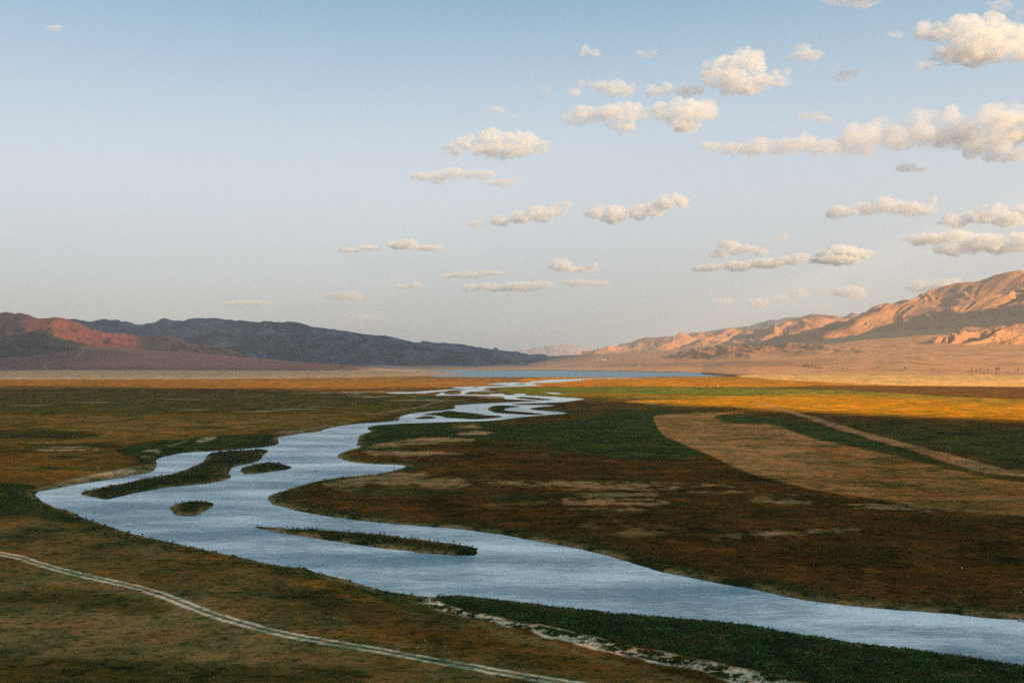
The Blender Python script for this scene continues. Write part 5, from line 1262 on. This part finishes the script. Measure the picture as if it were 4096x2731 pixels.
# unseen cloud slabs added towards the sun, outlined to shade the foreground and mountains
def bank(poly, alt, thick, label, seed, dens=.02, step=120, wob=90):
    k_ = alt / math.tan(R(SUN_EL)); P = [(x + SUN_H.x * k_, y + SUN_H.y * k_) for x, y in poly]
    Q = []
    for a_, b in zip(P, P[1:] + P[:1]):
        l_ = math.hypot(b[0] - a_[0], b[1] - a_[1]); n = max(1, int(l_ / step))
        for q in range(n): Q.append((a_[0] + (b[0] - a_[0]) * q / n, a_[1] + (b[1] - a_[1]) * q / n))
    Q = np.array(Q); nx_ = vnoise(Q[:, 0] / 420, Q[:, 1] / 420, seed) * wob + vnoise(Q[:, 0] / 170, Q[:, 1] / 170, seed + 1) * wob * .5
    ar = np.roll(Q, -1, 0) - np.roll(Q, 1, 0); ar /= np.linalg.norm(ar, axis=1, keepdims=True) + 1e-9; nr_ = np.stack([ar[:, 1], -ar[:, 0]], 1)
    if sum(Q[i][0] * Q[(i + 1) % len(Q)][1] - Q[(i + 1) % len(Q)][0] * Q[i][1] for i in range(len(Q))) < 0: nr_ = -nr_
    lay = []
    for f_, z_ in ((-.55, 0), (0, .22), (.0, .55), (-.7, .85), (-1.5, 1.0)):
        o_ = Q + nr_ * (nx_ + f_ * thick)[:, None]
        lay.append(np.concatenate([o_, np.full((len(Q), 1), alt + (z_ - .4) * thick)], 1))
    bm = bmesh.new(); rows = [[bm.verts.new(p) for p in l_] for l_ in lay]; n = len(Q)
    for a_, b in zip(rows[:-1], rows[1:]):
        for q in range(n): bm.faces.new((a_[q], a_[(q + 1) % n], b[(q + 1) % n], b[q]))
    for rw in (rows[0], rows[-1]):
        es = [bm.edges.get((rw[q], rw[(q + 1) % n])) for q in range(n)]; bmesh.ops.triangle_fill(bm, edges=es, use_beauty=True)
    bmesh.ops.recalc_face_normals(bm, faces=bm.faces)
    me = bpy.data.meshes.new('cloud'); bm.to_mesh(me); bm.free()
    return tag(link('cloud', me, cloud_mat(dens)), label, 'cloud', 'unseen cloud slabs added for shade')
zb = [gp(4700, 1762), gp(4096, 1706), gp(3500, 1672), gp(2800, 1632), gp(2300, 1606), gp(1900, 1592), gp(1500, 1578), gp(1100, 1566), gp(600, 1556), gp(0, 1552), (-4200, 2600), (-5200, -900), (2600, -1500), (2200, -500), (900, 420)]
bank(zb, 2100, 340, 'broad unseen cloud slab added to shade the foreground plain', 11, .02)
bank([(-700, 5900), (-150, 7000), (330, 9500), (500, 12800), (-8500, 13300), (-8500, 10300), (-4700, 9700), (-3000, 8900), (-2300, 7800), (-1600, 6700)], 5200, 300, 'long unseen cloud slab added to shade the left range', 13, .02)
bank([(-2500, 5300), (-2700, 6800), (-3600, 7150), (-4300, 7900), (-8500, 8500), (-8500, 3600), (-4300, 3000)], 2100, 260, 'thin unseen cloud slab added to dim the left hills and slope', 15, .0016)
bank([(1500, 7900), (2300, 7650), (3000, 8000), (3500, 8450), (3600, 9400), (2900, 9800), (2300, 10300), (2100, 11800), (1400, 12000), (1200, 10500), (1600, 9300), (1600, 8600)], 2100, 200, 'narrow unseen cloud slab added to shade the lower right-hand flanks', 17, .010)
bank([(-700, 3300), (-400, 4300), (-800, 5500), (-2500, 5400), (-8500, 4500), (-8500, 2900), (-2600, 2950)], 2100, 220, 'thin unseen cloud slab added to dim the pale left flats', 19, .0010)

# ------------------------------------------------------------------ the air
hz = bmesh.new(); bmesh.ops.create_cube(hz, size=1)
for v in hz.verts: v.co = Vector((v.co.x * 160000, v.co.y * 150000 + 40000, -45 + (v.co.z + .5) * (1500 + 45)))
me = bpy.data.meshes.new('haze'); hz.to_mesh(me); hz.free()
hm = bpy.data.materials.new('haze_air'); hm.use_nodes = True; n = hm.node_tree.nodes; n.clear()
ho_ = n.new('ShaderNodeOutputMaterial'); pv = n.new('ShaderNodeVolumePrincipled')
pv.inputs['Color'].default_value = (.75, .84, .95, 1); pv.inputs['Density'].default_value = 3.0e-5; pv.inputs['Anisotropy'].default_value = .1
hm.node_tree.links.new(pv.outputs[0], ho_.inputs['Volume'])
tag(link('haze', me, hm), kind='stuff')
